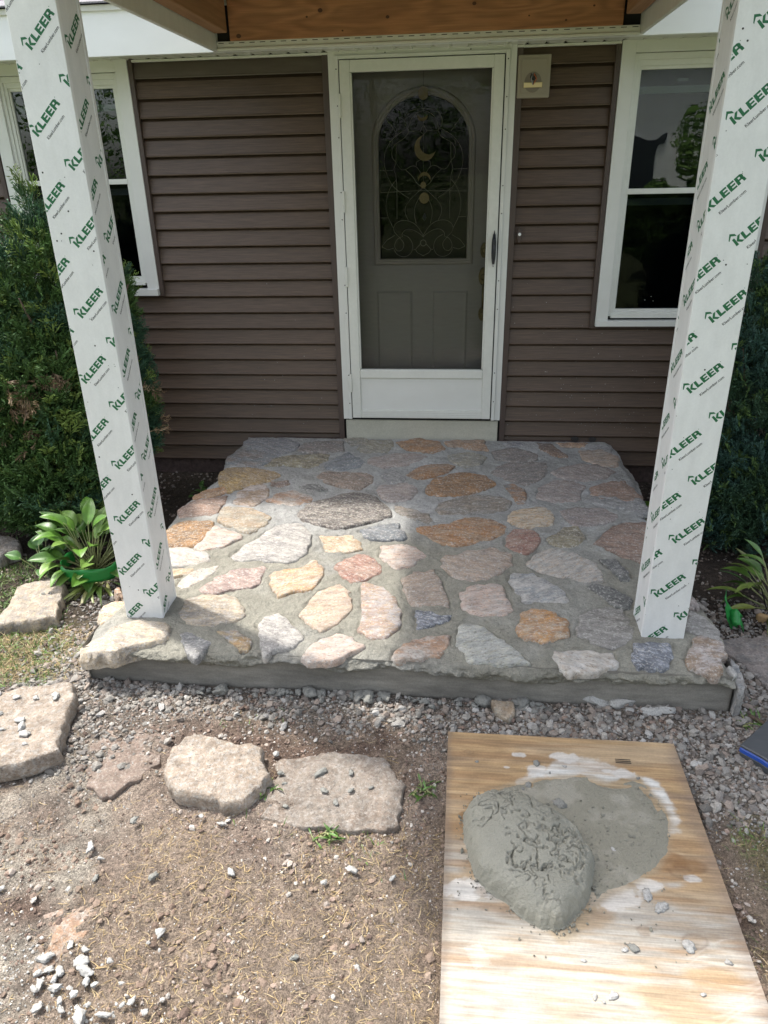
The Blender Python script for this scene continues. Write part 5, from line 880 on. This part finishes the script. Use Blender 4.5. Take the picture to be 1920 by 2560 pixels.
# ================================================================ grass blades and straw
def ribbon(nseg, bend, taper=True):
    V, F = [], []
    for i in range(nseg+1):
        t = i/nseg; w_ = (1-t**2)*.5 if taper else .5*(1-.6*abs(2*t-1)); V += [(-w_, bend*t*t, t*(1-.2*bend*t)), (w_, bend*t*t, t*(1-.2*bend*t))]
    for i in range(nseg): F.append((2*i, 2*i+1, 2*i+3, 2*i+2))
    return np.array(V), np.array(F)
def blades(name, n, region, dens, L_, W_, pal, seed, flat, m_, bend=.5, kind='stuff', avoid=True, z0=0):
    g = np.random.default_rng(seed); x0, x1, y0, y1 = region; x = g.uniform(x0, x1, n*4); y = g.uniform(y0, y1, n*4); k = g.random(n*4) < dens(x, y)
    if avoid:
        for p in (FS_BIG, FS_ROUND, FS_UPPER, FS_BACK, FS_FLAT, FS_RIGHT): k &= ~inpoly(x, y, p)
        k &= ~((x > BX0-.01) & (x < BX1+.012) & (y < BY1+.01)) & ~((x > -1.33) & (x < 1.35) & (y > -2.34))
    x, y = x[k][:n], y[k][:n]; n = len(x); V, F, Cc = [], [], []; off = 0; P = np.array(pal); col = P[g.integers(0, len(P), n)]*g.uniform(.7, 1.25, (n, 1)); ti = g.integers(0, 3, n)
    for t, bb in enumerate((bend*.3, bend, bend*1.8)):
        TV, TF = ribbon(4, bb); q = ti == t; m2 = q.sum(); az = g.uniform(0, 6.28, m2); el = g.uniform(0, flat, m2) if flat < 1 else g.uniform(.5, 1.5, m2)
        if flat < 1: D = np.stack([np.cos(az)*np.cos(el), np.sin(az)*np.cos(el), np.sin(el)], 1)
        else: a_ = g.normal(scale=.45, size=(m2, 2)); D = np.stack([a_[:, 0], a_[:, 1], np.ones(m2)], 1)
        D /= np.linalg.norm(D, axis=1)[:, None]; side = np.cross(D, np.tile([0, 0, 1.], (m2, 1))+g.normal(scale=.3, size=(m2, 3))); side /= np.linalg.norm(side, axis=1)[:, None]; nn = np.cross(D, side)
        if flat < 1: side, nn = side, np.cross(side, D); 
        M = np.stack([side, nn if flat >= 1 else side*0+np.cross(np.tile([0, 0, 1.], (m2, 1)), D), D], 2); ln = g.uniform(*L_, m2); wd = g.uniform(*W_, m2); S = np.stack([wd, ln*.6, ln], 1)
        zz_ = ground_h(x[q], y[q])+(.002 if flat < 1 else -.003)+z0
        v, f, c_ = scatter(TV, TF, np.stack([x[q], y[q], zz_], 1), M, S, col[q]); V.append(v); F.append(f+off); Cc.append(c_); off += len(v)
    return tag(obj(name, mesh_np(name, np.vstack(V), np.vstack(F), np.vstack(Cc)), m_), kind=kind)
SP = [(.42, .31, .15), (.34, .24, .11), (.48, .38, .21), (.28, .20, .11), (.38, .30, .17)]
blades('straw', 4000, (-1.2, 1.2, -4.05, -2.9), lambda x, y: np.clip(straw_zone(x, y)*1.1+.05, 0, 1), (.010, .055), (.0009, .0021), SP, 600, .22, M_straw, 1.2)
blades('loose_straw', 700, (-1.6, 1.3, -4.0, -2.4), lambda x, y: .25+0*x, (.015, .06), (.0010, .0020), SP, 601, .2, M_straw, .8)
GR = [(.08, .17, .03), (.12, .22, .04), (.06, .13, .025), (.18, .24, .07)]
def patches(L_): return lambda x, y: np.clip(sum(np.exp(-(((x-a)/r)**2+((y-b)/(r*.7))**2)) for a, b, r in L_), 0, 1)
PT = [(-.10, -3.05, .07), (-.22, -3.04, .05), (.0, -3.05, .05), (-.30, -3.04, .03), (-.38, -2.88, .03), (-.40, -2.80, .025), (.155, -2.84, .055), (.165, -2.80, .04), (-.02, -3.09, .10), (-.96, -2.90, .035), (-.55, -2.54, .05), (-.42, -2.50, .05), (-.63, -2.56, .04), (.14, -2.43, .03), (1.37, -2.38, .028), (1.42, -2.40, .03), (1.45, -2.42, .02), (1.45, -2.28, .03), (1.455, -2.0, .03), (1.42, -1.93, .025), (1.30, -2.36, .015), (-.45, -3.01, .03)]
o = blades('grass_tufts', 1500, (-1.2, 1.6, -3.2, -1.8), lambda x, y: patches(PT)(x, y)*.9, (.012, .045), (.0016, .0042), GR, 610, 2, M_leaf, .6)
blades('side_grass', 9000, (1.08, 2.3, -4.0, -2.75), lambda x, y: grass_zone(x, y)*np.clip(.25+sm(.45, .6, fbm(x, y, 4, 3, 66)), 0, 1), (.012, .045), (.0012, .0026), GR+[(.30, .26, .13), (.35, .28, .15), (.26, .22, .11), (.22, .2, .09)], 611, 2, M_straw, 1.4)
blades('left_grass', 5200, (-2.6, -1.35, -2.4, -1.3), lambda x, y: np.clip(sm(.35, .5, fbm(x, y, 4, 3, 67)), 0, 1)*np.clip(sm(-1.35, -1.5, x), 0, 1), (.02, .055), (.0018, .0045), GR+[(.12, .22, .04), (.10, .2, .03), (.28, .24, .12)], 612, 2, M_leaf, .8)
blades('left_straw', 2200, (-2.3, -1.35, -2.35, -1.95), lambda x, y: .8+0*x, (.02, .06), (.0012, .0026), SP, 613, .5, M_straw, .9)
# ================================================================ junipers
def spray_template(seed, nt=9):
    g = np.random.default_rng(seed); V, F, Cc = [], [], []
    def twig(p, d, L_, w_, c0, c1):
        d = d/np.linalg.norm(d); r = g.normal(size=3); s1 = np.cross(d, r); s1 /= np.linalg.norm(s1)
        n = len(V); m_ = p+d*L_*.45; V.extend([p, m_+s1*w_, p+d*L_, m_-s1*w_]); F.append((n, n+1, n+2, n+3)); Cc.extend([c0, (c0+c1)/2, c1, (c0+c1)/2])
    d0 = np.array([1., 0, 0]); twig(np.zeros(3), d0, 1.0, .035, .55, 1.25)
    for i in range(nt):
        t = .12+.8*i/nt; sgn = 1 if i % 2 else -1; a = g.uniform(.45, .8)
        d = np.array([math.cos(a), sgn*math.sin(a), g.uniform(-.3, .3)]); L_ = (.55*(1-t)+.16)*g.uniform(.8, 1.2); p = d0*t; twig(p, d, L_, .035, .65, 1.3)
        for k in range(3):
            t2 = .3+.25*k; s2 = g.choice([-1, 1]); e = np.array([d[0]*math.cos(.6*s2)-d[1]*math.sin(.6*s2), d[0]*math.sin(.6*s2)+d[1]*math.cos(.6*s2), g.uniform(-.4, .4)]); twig(p+d*L_*t2, e, L_*.42, .028, .8, 1.4)
    return np.array(V), np.array(F), np.repeat(np.array(Cc)[:, None], 3, 1)
ST = [spray_template(s) for s in range(5)]
def juniper(label, lobes, n, seed, pal, size, base, dead=(), trunk=None, group=None, limbs=7):
    g = np.random.default_rng(seed); root = empty('juniper_shrub', label, 'shrub', base, group)
    L_ = np.array([l[:6] for l in lobes], float); vol = (L_[:, 3]*L_[:, 4]+L_[:, 5]*L_[:, 4]); pr = vol/vol.sum(); li = g.choice(len(L_), n, p=pr)
    d = g.normal(size=(n, 3)); d /= np.linalg.norm(d, axis=1)[:, None]; rr = g.uniform(.55, 1.0, n)**.5
    P = L_[li, :3]+d*rr[:, None]*L_[li, 3:6]*(1+.28*(fbm(d[:, 0]*2+li*3, d[:, 2]*2+d[:, 1], 2, 3, seed)-.5)[:, None]*2)
    D = d*np.array([1, 1, .55])+np.array([0, 0, .95])+g.normal(scale=.28, size=(n, 3)); ok = (P[:, 2] > GZ+.02) & (P[:, 1] < -.02+0*P[:, 0])
    P, D, li = P[ok], D[ok], li[ok]; n = len(P); S = g.uniform(*size, n); pal = np.array(pal); mixn = fbm(P[:, 0]*2.3, P[:, 2]*2.3+P[:, 1], 2, 3, seed+1)
    base_c = pal[0]*(1-sm(.42, .58, mixn))[:, None]+pal[1]*sm(.42, .58, mixn)[:, None]; hi = g.random(n) < .16; base_c[hi] = pal[2]; col = base_c*g.uniform(.7, 1.3, (n, 1))
    def put(name, P, D, S, col, m_=M_foliage):
        V, F, Cc = [], [], []; off = 0; ti = g.integers(0, len(ST), len(P)); Mx = frames(D, g)
        for t, (TV, TF, TC) in enumerate(ST):
            q = ti == t; v, f, c_ = scatter(TV, TF, P[q], Mx[q], S[q], col[q], TC); V.append(v); F.append(f+off); Cc.append(c_); off += len(v)
        o = obj(name, mesh_np(name, np.vstack(V), np.vstack(F), np.vstack(Cc), smooth=False), m_); attach(o, root); return o
    put('foliage', P, D, S, col)
    if dead:
        PP, DD = [], []
        for x, y, z, r, k, dx, dz in dead:
            q = g.normal(size=(k, 3))*r*.55; PP.append(np.array([x, y, z])+q); DD.append(np.tile([dx, -.35, dz], (k, 1))+g.normal(scale=.4, size=(k, 3)))
        PP, DD = np.vstack(PP), np.vstack(DD); k = len(PP); dc = np.array([(.24, .165, .095), (.32, .24, .15), (.17, .115, .07)])[g.integers(0, 3, k)]*g.uniform(.7, 1.2, (k, 1)); put('dead_foliage', PP, DD, g.uniform(.05, .11, k), dc)
    for (x, y, lean) in (trunk or ((base[0], base[1], 0),)):
        b = MB(); b.tube([(x, y, GZ-.05), (x+lean*.3, y, .3), (x+lean*.7, y, .75), (x+lean, y, 1.2)], [.04, .032, .02, .008], 7); attach(b.build('trunk', M_bark, smooth=True), root)
        for k in range(limbs):
            z_ = .0+.14*k; a = g.uniform(0, 6.28); b = MB(); b.tube([(x+lean*.3, y, z_), (x+lean*.3+.15*math.cos(a), y+.15*math.sin(a), z_+.14), (x+lean*.3+.26*math.cos(a), y+.26*math.sin(a), z_+.36)], [.014, .009, .004], 5); attach(b.build('limb', M_bark, smooth=True), root)
    return root
JP = [(.060, .12, .033), (.042, .098, .056), (.15, .22, .055)]
juniper('tall dense juniper with brown dead sprigs, at the left edge behind the left porch post',
    [(-2.10, -.80, .42, .32, .34, .62), (-2.28, -.78, .55, .34, .36, .62), (-1.97, -.66, .35, .18, .28, .52), (-2.00, -.78, 1.20, .10, .10, .34), (-2.02, -.76, 1.45, .05, .05, .24), (-2.10, -.76, 1.30, .06, .06, .26), (-2.16, -.82, 1.10, .12, .12, .30), (-2.33, -.80, 1.15, .10, .12, .22), (-1.98, -.72, .92, .12, .12, .28), (-2.10, -.95, .12, .30, .28, .32), (-1.97, -.85, .02, .18, .22, .26), (-2.42, -.9, .2, .3, .3, .5)],
    8200, 31, JP, (.06, .15), (-2.05, -.78, GZ), dead=((-2.10, -1.10, .70, .08, 34, .2, -.3), (-1.93, -1.02, .80, .035, 22, 0, -1.2), (-2.12, -1.10, .50, .10, 16, .3, 0), (-2.0, -1.08, .05, .14, 18, .2, .2)), trunk=((-2.05, -.75, .02), (-2.25, -.75, -.05), (-1.88, -.68, .06)), group='junipers flanking the porch')
juniper('narrow bushy juniper against the siding below the left window, behind the left post',
    [(-1.79, -.42, .50, .10, .14, .42), (-1.80, -.40, .92, .07, .10, .26), (-1.80, -.42, .30, .08, .12, .25), (-1.76, -.40, 1.10, .04, .05, .16)],
    2000, 32, JP, (.05, .11), (-1.66, -.40, GZ), dead=((-1.62, -.55, .60, .02, 3, .8, .2), (-1.62, -.52, .35, .03, 4, .5, -.3)), trunk=((-1.78, -.38, 0),), limbs=0, group='junipers flanking the porch')
juniper('dark blue-green juniper filling the right edge behind the right porch post',
    [(1.78, -.75, .45, .26, .34, .68), (2.05, -.80, .6, .32, .34, .75), (1.70, -.80, .05, .22, .30, .34), (1.95, -.95, .1, .30, .28, .35), (1.72, -.70, 1.0, .11, .12, .32), (1.95, -.75, 1.2, .16, .16, .38)],
    8200, 33, [(.032, .070, .036), (.040, .090, .070), (.075, .13, .04)], (.05, .11), (1.85, -.75, GZ), trunk=((1.85, -.7, 0), (2.05, -.75, .05)), group='junipers flanking the porch')
# ================================================================ broad-leaved plants
def leaf_mesh(L_, W_, arch_, fold, col, tip=.0, n=9, m_=7, wave=0):
    V, Cc, F = [], [], []
    for i in range(n):
        t = i/(n-1); w_ = W_*.5*(math.sin(math.pi*min(1, t*.97+.03))**.75)*(1-.35*t); ang = arch_*t; x = L_*(math.sin(ang)/arch_ if abs(arch_) > .01 else t); z = -L_*(1-math.cos(ang))/arch_ if abs(arch_) > .01 else 0
        for j in range(m_):
            s = 2*j/(m_-1)-1; rib = .0014*(1 if j % 2 else -1)*(1 if 0 < j < m_-1 else 0); V.append((x, s*w_, z+abs(s)*w_*fold+rib+wave*math.sin(6*t+2*s)*w_)); k = (1.12 if j % 2 else .92)*(1.15-.25*abs(s)); Cc.append([c*k for c in col])
    for i in range(n-1):
        for j in range(m_-1): a = i*m_+j; F.append((a, a+1, a+m_+1, a+m_))
    return np.array(V), F, np.array(Cc)
def plant(name, label, cx, cy, leaves, seed, stalk=(.18, .26, .08), group=None, gz=None):
    """leaves: azimuth, stalk length, stalk elevation, blade length, width, arch, colour"""
    g = np.random.default_rng(seed); gz = GZ if gz is None else gz; root = empty(name, label, 'plant', (cx, cy, gz), group)
    for az, sl, se, L_, W_, ar, col in leaves:
        bx_ = cx+g.normal()*.02; by_ = cy+g.normal()*.02; d = Vector((math.cos(az)*math.cos(se), math.sin(az)*math.cos(se), math.sin(se))); p0 = Vector((bx_, by_, gz-.005)); p1 = p0+d*sl
        V, F, Cc = leaf_mesh(L_, W_, ar, .35, col, wave=.12*g.normal()); pitch = se*.75; M = Matrix.Rotation(az, 3, 'Z')@Matrix.Rotation(-pitch, 3, 'Y')@Matrix.Rotation(g.normal()*.35, 3, 'X')
        V = V@np.array(M).T+np.array(p1); lf = obj('leaf', mesh_np('leaf', V, F, Cc), M_leaf); attach(lf, root)
        b = MB(); b.tube([p0, p0+d*sl*.5+Vector((0, 0, .006)), p1, Vector(V[10])], [.0035, .003, .0025, .0015], 5); me_o = b.build('stalk', mstalk, smooth=True); attach(me_o, root)
    return root
mstalk = mat('leaf_stalk', (.22, .24, .10), .6)
g = random.Random(5); LV = []
GC = [(.075, .17, .022), (.10, .21, .03), (.055, .13, .02), (.14, .24, .05)]
for i in range(64):
    az = g.uniform(0, 2*math.pi); se = g.uniform(.35, 1.35); LV.append((az, .10+.20*math.sin(se)*g.uniform(.5, 1.15), se, g.uniform(.12, .165), g.uniform(.072, .098), g.uniform(.5, 1.3), g.choice(GC)))
plant('hosta', 'lush green hosta with broad ribbed leaves tied by green tape left of the left post', -1.70, -1.42, LV, 71)
LV = [(g.uniform(3.3, 5.9), g.uniform(.03, .10), g.uniform(.1, .5), g.uniform(.14, .24), g.uniform(.014, .026), g.uniform(.6, 1.4), g.choice([(.16, .20, .05), (.22, .22, .08), (.10, .17, .03)])) for i in range(34)]
plant('drooping_lily', 'tuft of narrow drooping yellow-green leaves beneath the green tape', -1.62, -1.52, LV, 72)
LV = [(g.uniform(0, 6.28), g.uniform(.06, .17), g.uniform(.5, 1.4), g.uniform(.07, .10), g.uniform(.06, .09), g.uniform(.2, .9), g.choice([(.06, .14, .03), (.07, .16, .04)])) for i in range(16)]
plant('violet_plant', 'low plant with rounded heart-shaped green leaves left of the hosta', -1.98, -1.42, LV, 73)
LV = []
for i in range(36):
    az = g.uniform(0, 2*math.pi); se = g.uniform(.35, 1.3); LV.append((az, .10+.17*math.sin(se)*g.uniform(.7, 1.2), se, g.uniform(.12, .17), g.uniform(.06, .08), g.uniform(.5, 1.4), g.choice([(.07, .15, .025), (.09, .17, .03), (.13, .18, .04)])))
LV += [(2.4, .30, 1.1, .12, .05, .5, (.08, .16, .04)), (2.7, .2, .7, .13, .035, .5, (.05, .12, .03)), (3.4, .12, .3, .15, .06, .4, (.16, .19, .04)), (2.2, .26, .8, .10, .04, .3, (.10, .12, .04)), (4.3, .07, .2, .17, .055, .7, (.10, .14, .04)), (4.9, .12, .3, .13, .05, 1.2, (.09, .15, .03))]
plant('hosta', 'sprawling hosta with long pale stalks and a dried seed head right of the right post', 1.80, -1.58, LV, 74)
for lx, ly, lab, sd_ in ((-1.13+.0, -.62, None, 1),):
    pass
for x_, y_, s_, lab in ((-1.40, -.42, 1, 'low dark green weed growing by the foundation left of the patio'), (1.42, -.62, 1, 'bright green seedling against the foundation behind the right porch post')):
    LV = [(g.uniform(0, 6.28), g.uniform(.03, .14), g.uniform(.4, 1.3), g.uniform(.04, .08), g.uniform(.03, .045), .6, (.05, .12, .02) if x_ < 0 else (.10, .22, .03)) for i in range(14)]
    plant('weed', lab, x_, y_, LV, 80)
for x_, y_, lab in ((.155, -2.83, 'small leafy weed growing left of the plywood board'), (-.39, -2.88, 'sprig of grass by the right side of the rounded flagstone'), (-.15, -3.045, 'spreading green weed below the flat sunken flagstone'), (1.39, -2.395, 'bright green seedling at the right end of the slab')):
    LV = [(g.uniform(0, 6.28), g.uniform(.004, .03), g.uniform(.2, 1.1), g.uniform(.025, .05), g.uniform(.006, .011), .7, g.choice([(.08, .17, .03), (.06, .13, .02)])) for i in range(18)]
    plant('weed', lab, x_, y_, LV, 90)
# seed head and runner on the right hosta
b = MB(); b.tube([(1.72, -1.62, -.15), (1.66, -1.66, -.02), (1.60, -1.62, .05)], .003, 5); o = b.build('dead_stem', M_straw); tag(o, 'yellow dried flower stem leaning over the right hosta', 'dead stem')
o = lump('seed_head', 1.655, -1.74, -.12, .026, .022, .034, mat('dried_seed_head', (.32, .21, .10), .9, bump=[(90, 1, .01)]), 345); tag(o, 'dried brown seed head hanging in the right hosta', 'seed head')
b = MB(); b.tube([(1.66, -1.78, -.17), (1.70, -1.85, -.15), (1.77, -1.92, -.14), (1.90, -1.97, -.15)], .0028, 6); tag(b.build('root_runner', mat('pale_runner', (.36, .27, .2), .7), smooth=True), 'thin pale root curling over the right flagstone', 'root')
b = MB(); b.tube([(1.40, -2.36, -.178), (1.46, -2.43, -.176), (1.53, -2.49, -.18)], [.009, .008, .006], 7); tag(b.build('twig', M_bark, smooth=True), 'short brown twig on the gravel by the dark case', 'twig')
# green tape round the plants
def tape(name, pts, hgt, label, tw=0):
    V, F = [], []; n = len(pts)
    for i, (x, y, z) in enumerate(pts):
        for j in range(5): t = j/4-.5; V.append((x+.004*math.sin(9*i+j*2), y+.006*math.cos(5*i+3*j)+tw*t*.02, z+t*hgt))
    for i in range(n-1):
        for j in range(4): a = i*5+j; F.append((a, a+1, a+6, a+5))
    o = obj(name, mesh_np(name, V, F), M_tape); md = o.modifiers.new('thickness', 'SOLIDIFY'); md.thickness = .0012; return tag(o, label, 'plant tape')
P = [(-1.665+.150*math.cos(a)*1.0, -1.50+.14*math.sin(a), -.095+.008*math.sin(3*a)) for a in np.linspace(R(150), R(385), 16)]
tape('plant_tape', P, .075, 'wide green plastic tape wrapped round the left hosta')
tape('plant_tape', [(1.485, -1.72, -.04), (1.50, -1.72, -.10), (1.53, -1.72, -.15), (1.56, -1.73, -.17)], .08, 'creased green plastic tape lying under the right hosta', 2); tape('plant_tape', [(1.52, -1.735, -.135), (1.55, -1.745, -.12), (1.575, -1.74, -.16)], .05, 'short folded end of green tape beside the small stones at the right post', 3)

# ================================================================ dark case at the right edge
cs = empty('blue_edged_case', 'scratched black slab-like case with a blue rim at the right edge of the gravel', 'tool case', (1.45, -2.55, GZ))
cz = -.118; cen = (sum(a for a, b in CASE)/len(CASE), sum(b for a, b in CASE)/len(CASE))
b = MB(); Q = [(a, b2) for a, b2 in CASE]; n = len(Q)
def slabp(b, Q, z0, z1): b.add([(x, y, z0) for x, y in Q]+[(x, y, z1) for x, y in Q], [tuple(range(n))[::-1], tuple(range(n, 2*n))]+[(i, (i+1) % n, n+(i+1) % n, n+i) for i in range(n)])
slabp(b, Q, cz-.012, cz); attach(b.build('black_top', M_case, bevel=.003), cs)
b = MB(); slabp(b, [(cen[0]+(x-cen[0])*1.004, cen[1]+(y-cen[1])*1.004) for x, y in Q], cz-.034, cz-.0125); attach(b.build('blue_rim', M_blue, bevel=.004), cs)
b = MB(); slabp(b, [(cen[0]+(x-cen[0])*.98, cen[1]+(y-cen[1])*.98) for x, y in Q], cz-.075, cz-.035); attach(b.build('black_base', M_case, bevel=.003), cs)
b = MB(); b.box(1.372, 1.402, -2.735, -2.70, cz-.030, cz+.004); attach(b.build('blue_latch', M_blue, bevel=.004), cs)

# ================================================================ moon hanging inside the storm door
mh = empty('moon_hanging', 'brass moon phase hanging of discs and crescents inside the front door glass', 'wall hanging', (.007, .055, 2.0))
P5 = lambda a, b_: (.007+(a-868)*.000655, 1.905+(700-b_)*.000605)
def disc(name, cx, cz_, rx, rz, y=.055, half=None):
    b = MB(); pts = []
    if half is None: pts = [(cx+rx*math.cos(a), cz_+rz*math.sin(a)) for a in np.linspace(0, 6.283, 24, endpoint=False)]
    else:
        a0, a1, bite = half; out = [(cx+rx*math.cos(a), cz_+rz*math.sin(a)) for a in np.linspace(a0, a1, 18)]; inn = [(cx+bite[0]+bite[2]*math.cos(a), cz_+bite[1]+bite[2]*math.sin(a)) for a in np.linspace(bite[3], bite[4], 18)]; pts = out+inn
    b.prism(pts, y, y+.002); return attach(b.build(name, M_brass), mh)
x, z = P5(868, 282); disc('disc', x, z, .030, .034)
x, z = P5(862, 470); disc('crescent', x, z, .030, .028, half=(R(170), R(370), (0, .02, .030, R(330), R(210))))
x, z = P5(885, 745); disc('moon_crescent', x, z, .062, .068, half=(R(105), R(335), (.024, .022, .056, R(318), R(122))))
x, z = P5(880, 1020); disc('crescent', x, z, .038, .040, half=(R(-15), R(195), (0, -.016, .036, R(160), R(20)))); x, z = P5(870, 1065); disc('disc', x, z-.004, .017, .018)
x, z = P5(880, 1190); disc('disc', x, z, .030, .031)
b = MB(); x, z = P5(882, 1365); b.tube([(x, .056, z+.022), (x, .056, z+.008), (x, .056, z-.006), (x, .056, z-.022)], [.002, .009, .012, .001], 8); attach(b.build('pendant', M_blackmetal, smooth=True), mh)
b = MB(); b.tube([(.008, .057, 2.34), (.008, .057, 1.50)], .0009, 4); attach(b.build('cord', M_seam), mh)
b = MB(); b.tube([(-.28, .05, 2.33), (-.22, .05, 2.30), (-.13, .05, 2.285), (-.07, .05, 2.33)], .0018, 4)
for k in range(12): t = k/11; x_ = -.27+.2*t; z_ = 2.325-.04*math.sin(t*2.6); b.tube([(x_, .05, z_), (x_+.012, .048, z_+.010)], .001, 3)
tag(b.build('wire_garland', M_seam), 'thin dark twig garland draped at the top of the front door', 'garland')

# ================================================================ the place behind the photographer (seen mirrored in the glass)
M_whouse = mat('white_clapboard', (.72, .72, .70), .6, fine=((2, 2, 60), .9, 1.05)); M_dkroof = mat('far_roof', (.12, .11, .11), .9)
nb = empty('neighbour_house', 'white clapboard house across the yard, mirrored in the window glass', 'house', (2.5, -17, GZ))
for a in ((1.0, 8.5, -21, -17, GZ, 4.2),): attach(bx('wall', M_whouse, None, *a, .01), nb)
b = MB(); b.add([(.6, -16.6, 4.1), (8.9, -16.6, 4.1), (8.9, -19, 6.2), (.6, -19, 6.2), (.6, -21.4, 4.1), (8.9, -21.4, 4.1)], [(0, 1, 2, 3), (3, 2, 5, 4), (0, 3, 4), (1, 5, 2)]); attach(b.build('roof', M_dkroof), nb)
for x_ in (2.1, 4.4, 6.6): attach(bx('window', M_blackmetal, None, x_, x_+.9, -16.99, -16.93, 1.0, 2.5, .01), nb)
for i, (x_, y_, r_, h_, lab) in enumerate(((5.1, -9.5, 1.15, 3.0, 'broad green tree behind the photographer, mirrored in the right window'), (-7.2, -10.5, 2.6, 6.0, 'large leafy tree behind the photographer to the left'), (3.7, -9.8, .8, 1.3, 'rounded bush in front of the white house, mirrored in the glass'), (-1.7, -12.5, 2.3, 5.2, 'dense tree added behind the photographer to darken the front door glass reflection'), (10.5, -12, 2.4, 5, 'tall tree at the far right behind the photographer'))):  # dense tree added to cover bright sky in the door glass reflection
    tr = empty('tree', lab, 'tree', (x_, y_, GZ)); gg = np.random.default_rng(700+i); n = 14000; d = gg.normal(size=(n, 3)); d /= np.linalg.norm(d, axis=1)[:, None]; P = np.array([x_, y_, h_*.62])+d*np.array([r_, r_, h_*.55])*(gg.uniform(.5, 1, n)**.5*(.75+.5*fbm(d[:, 0]*2+5, d[:, 2]*2+d[:, 1], 2, 3, 70+i)))[:, None]
    P = P[P[:, 2] > GZ+.1]; n = len(P); TV = np.array([(-.5, 0, 0), (0, -.3, 0), (.5, 0, 0), (0, .3, 0)], float); TF = np.array([(0, 1, 2, 3)]); col = np.array([(.06, .12, .02), (.09, .17, .03), (.13, .22, .05)])[gg.integers(0, 3, n)]*gg.uniform(.6, 1.3, (n, 1))
    v, f, c_ = scatter(TV, TF, P, rand_rot(n, gg), gg.uniform(.05, .12, n), col); attach(obj('crown', mesh_np('crown', v, f, c_, smooth=False), M_foliage), tr)
    b = MB(); b.tube([(x_, y_, GZ-.1), (x_+.05, y_, h_*.4), (x_, y_, h_*.8)], [.16, .11, .03], 8); attach(b.build('trunk', M_bark, smooth=True), tr)
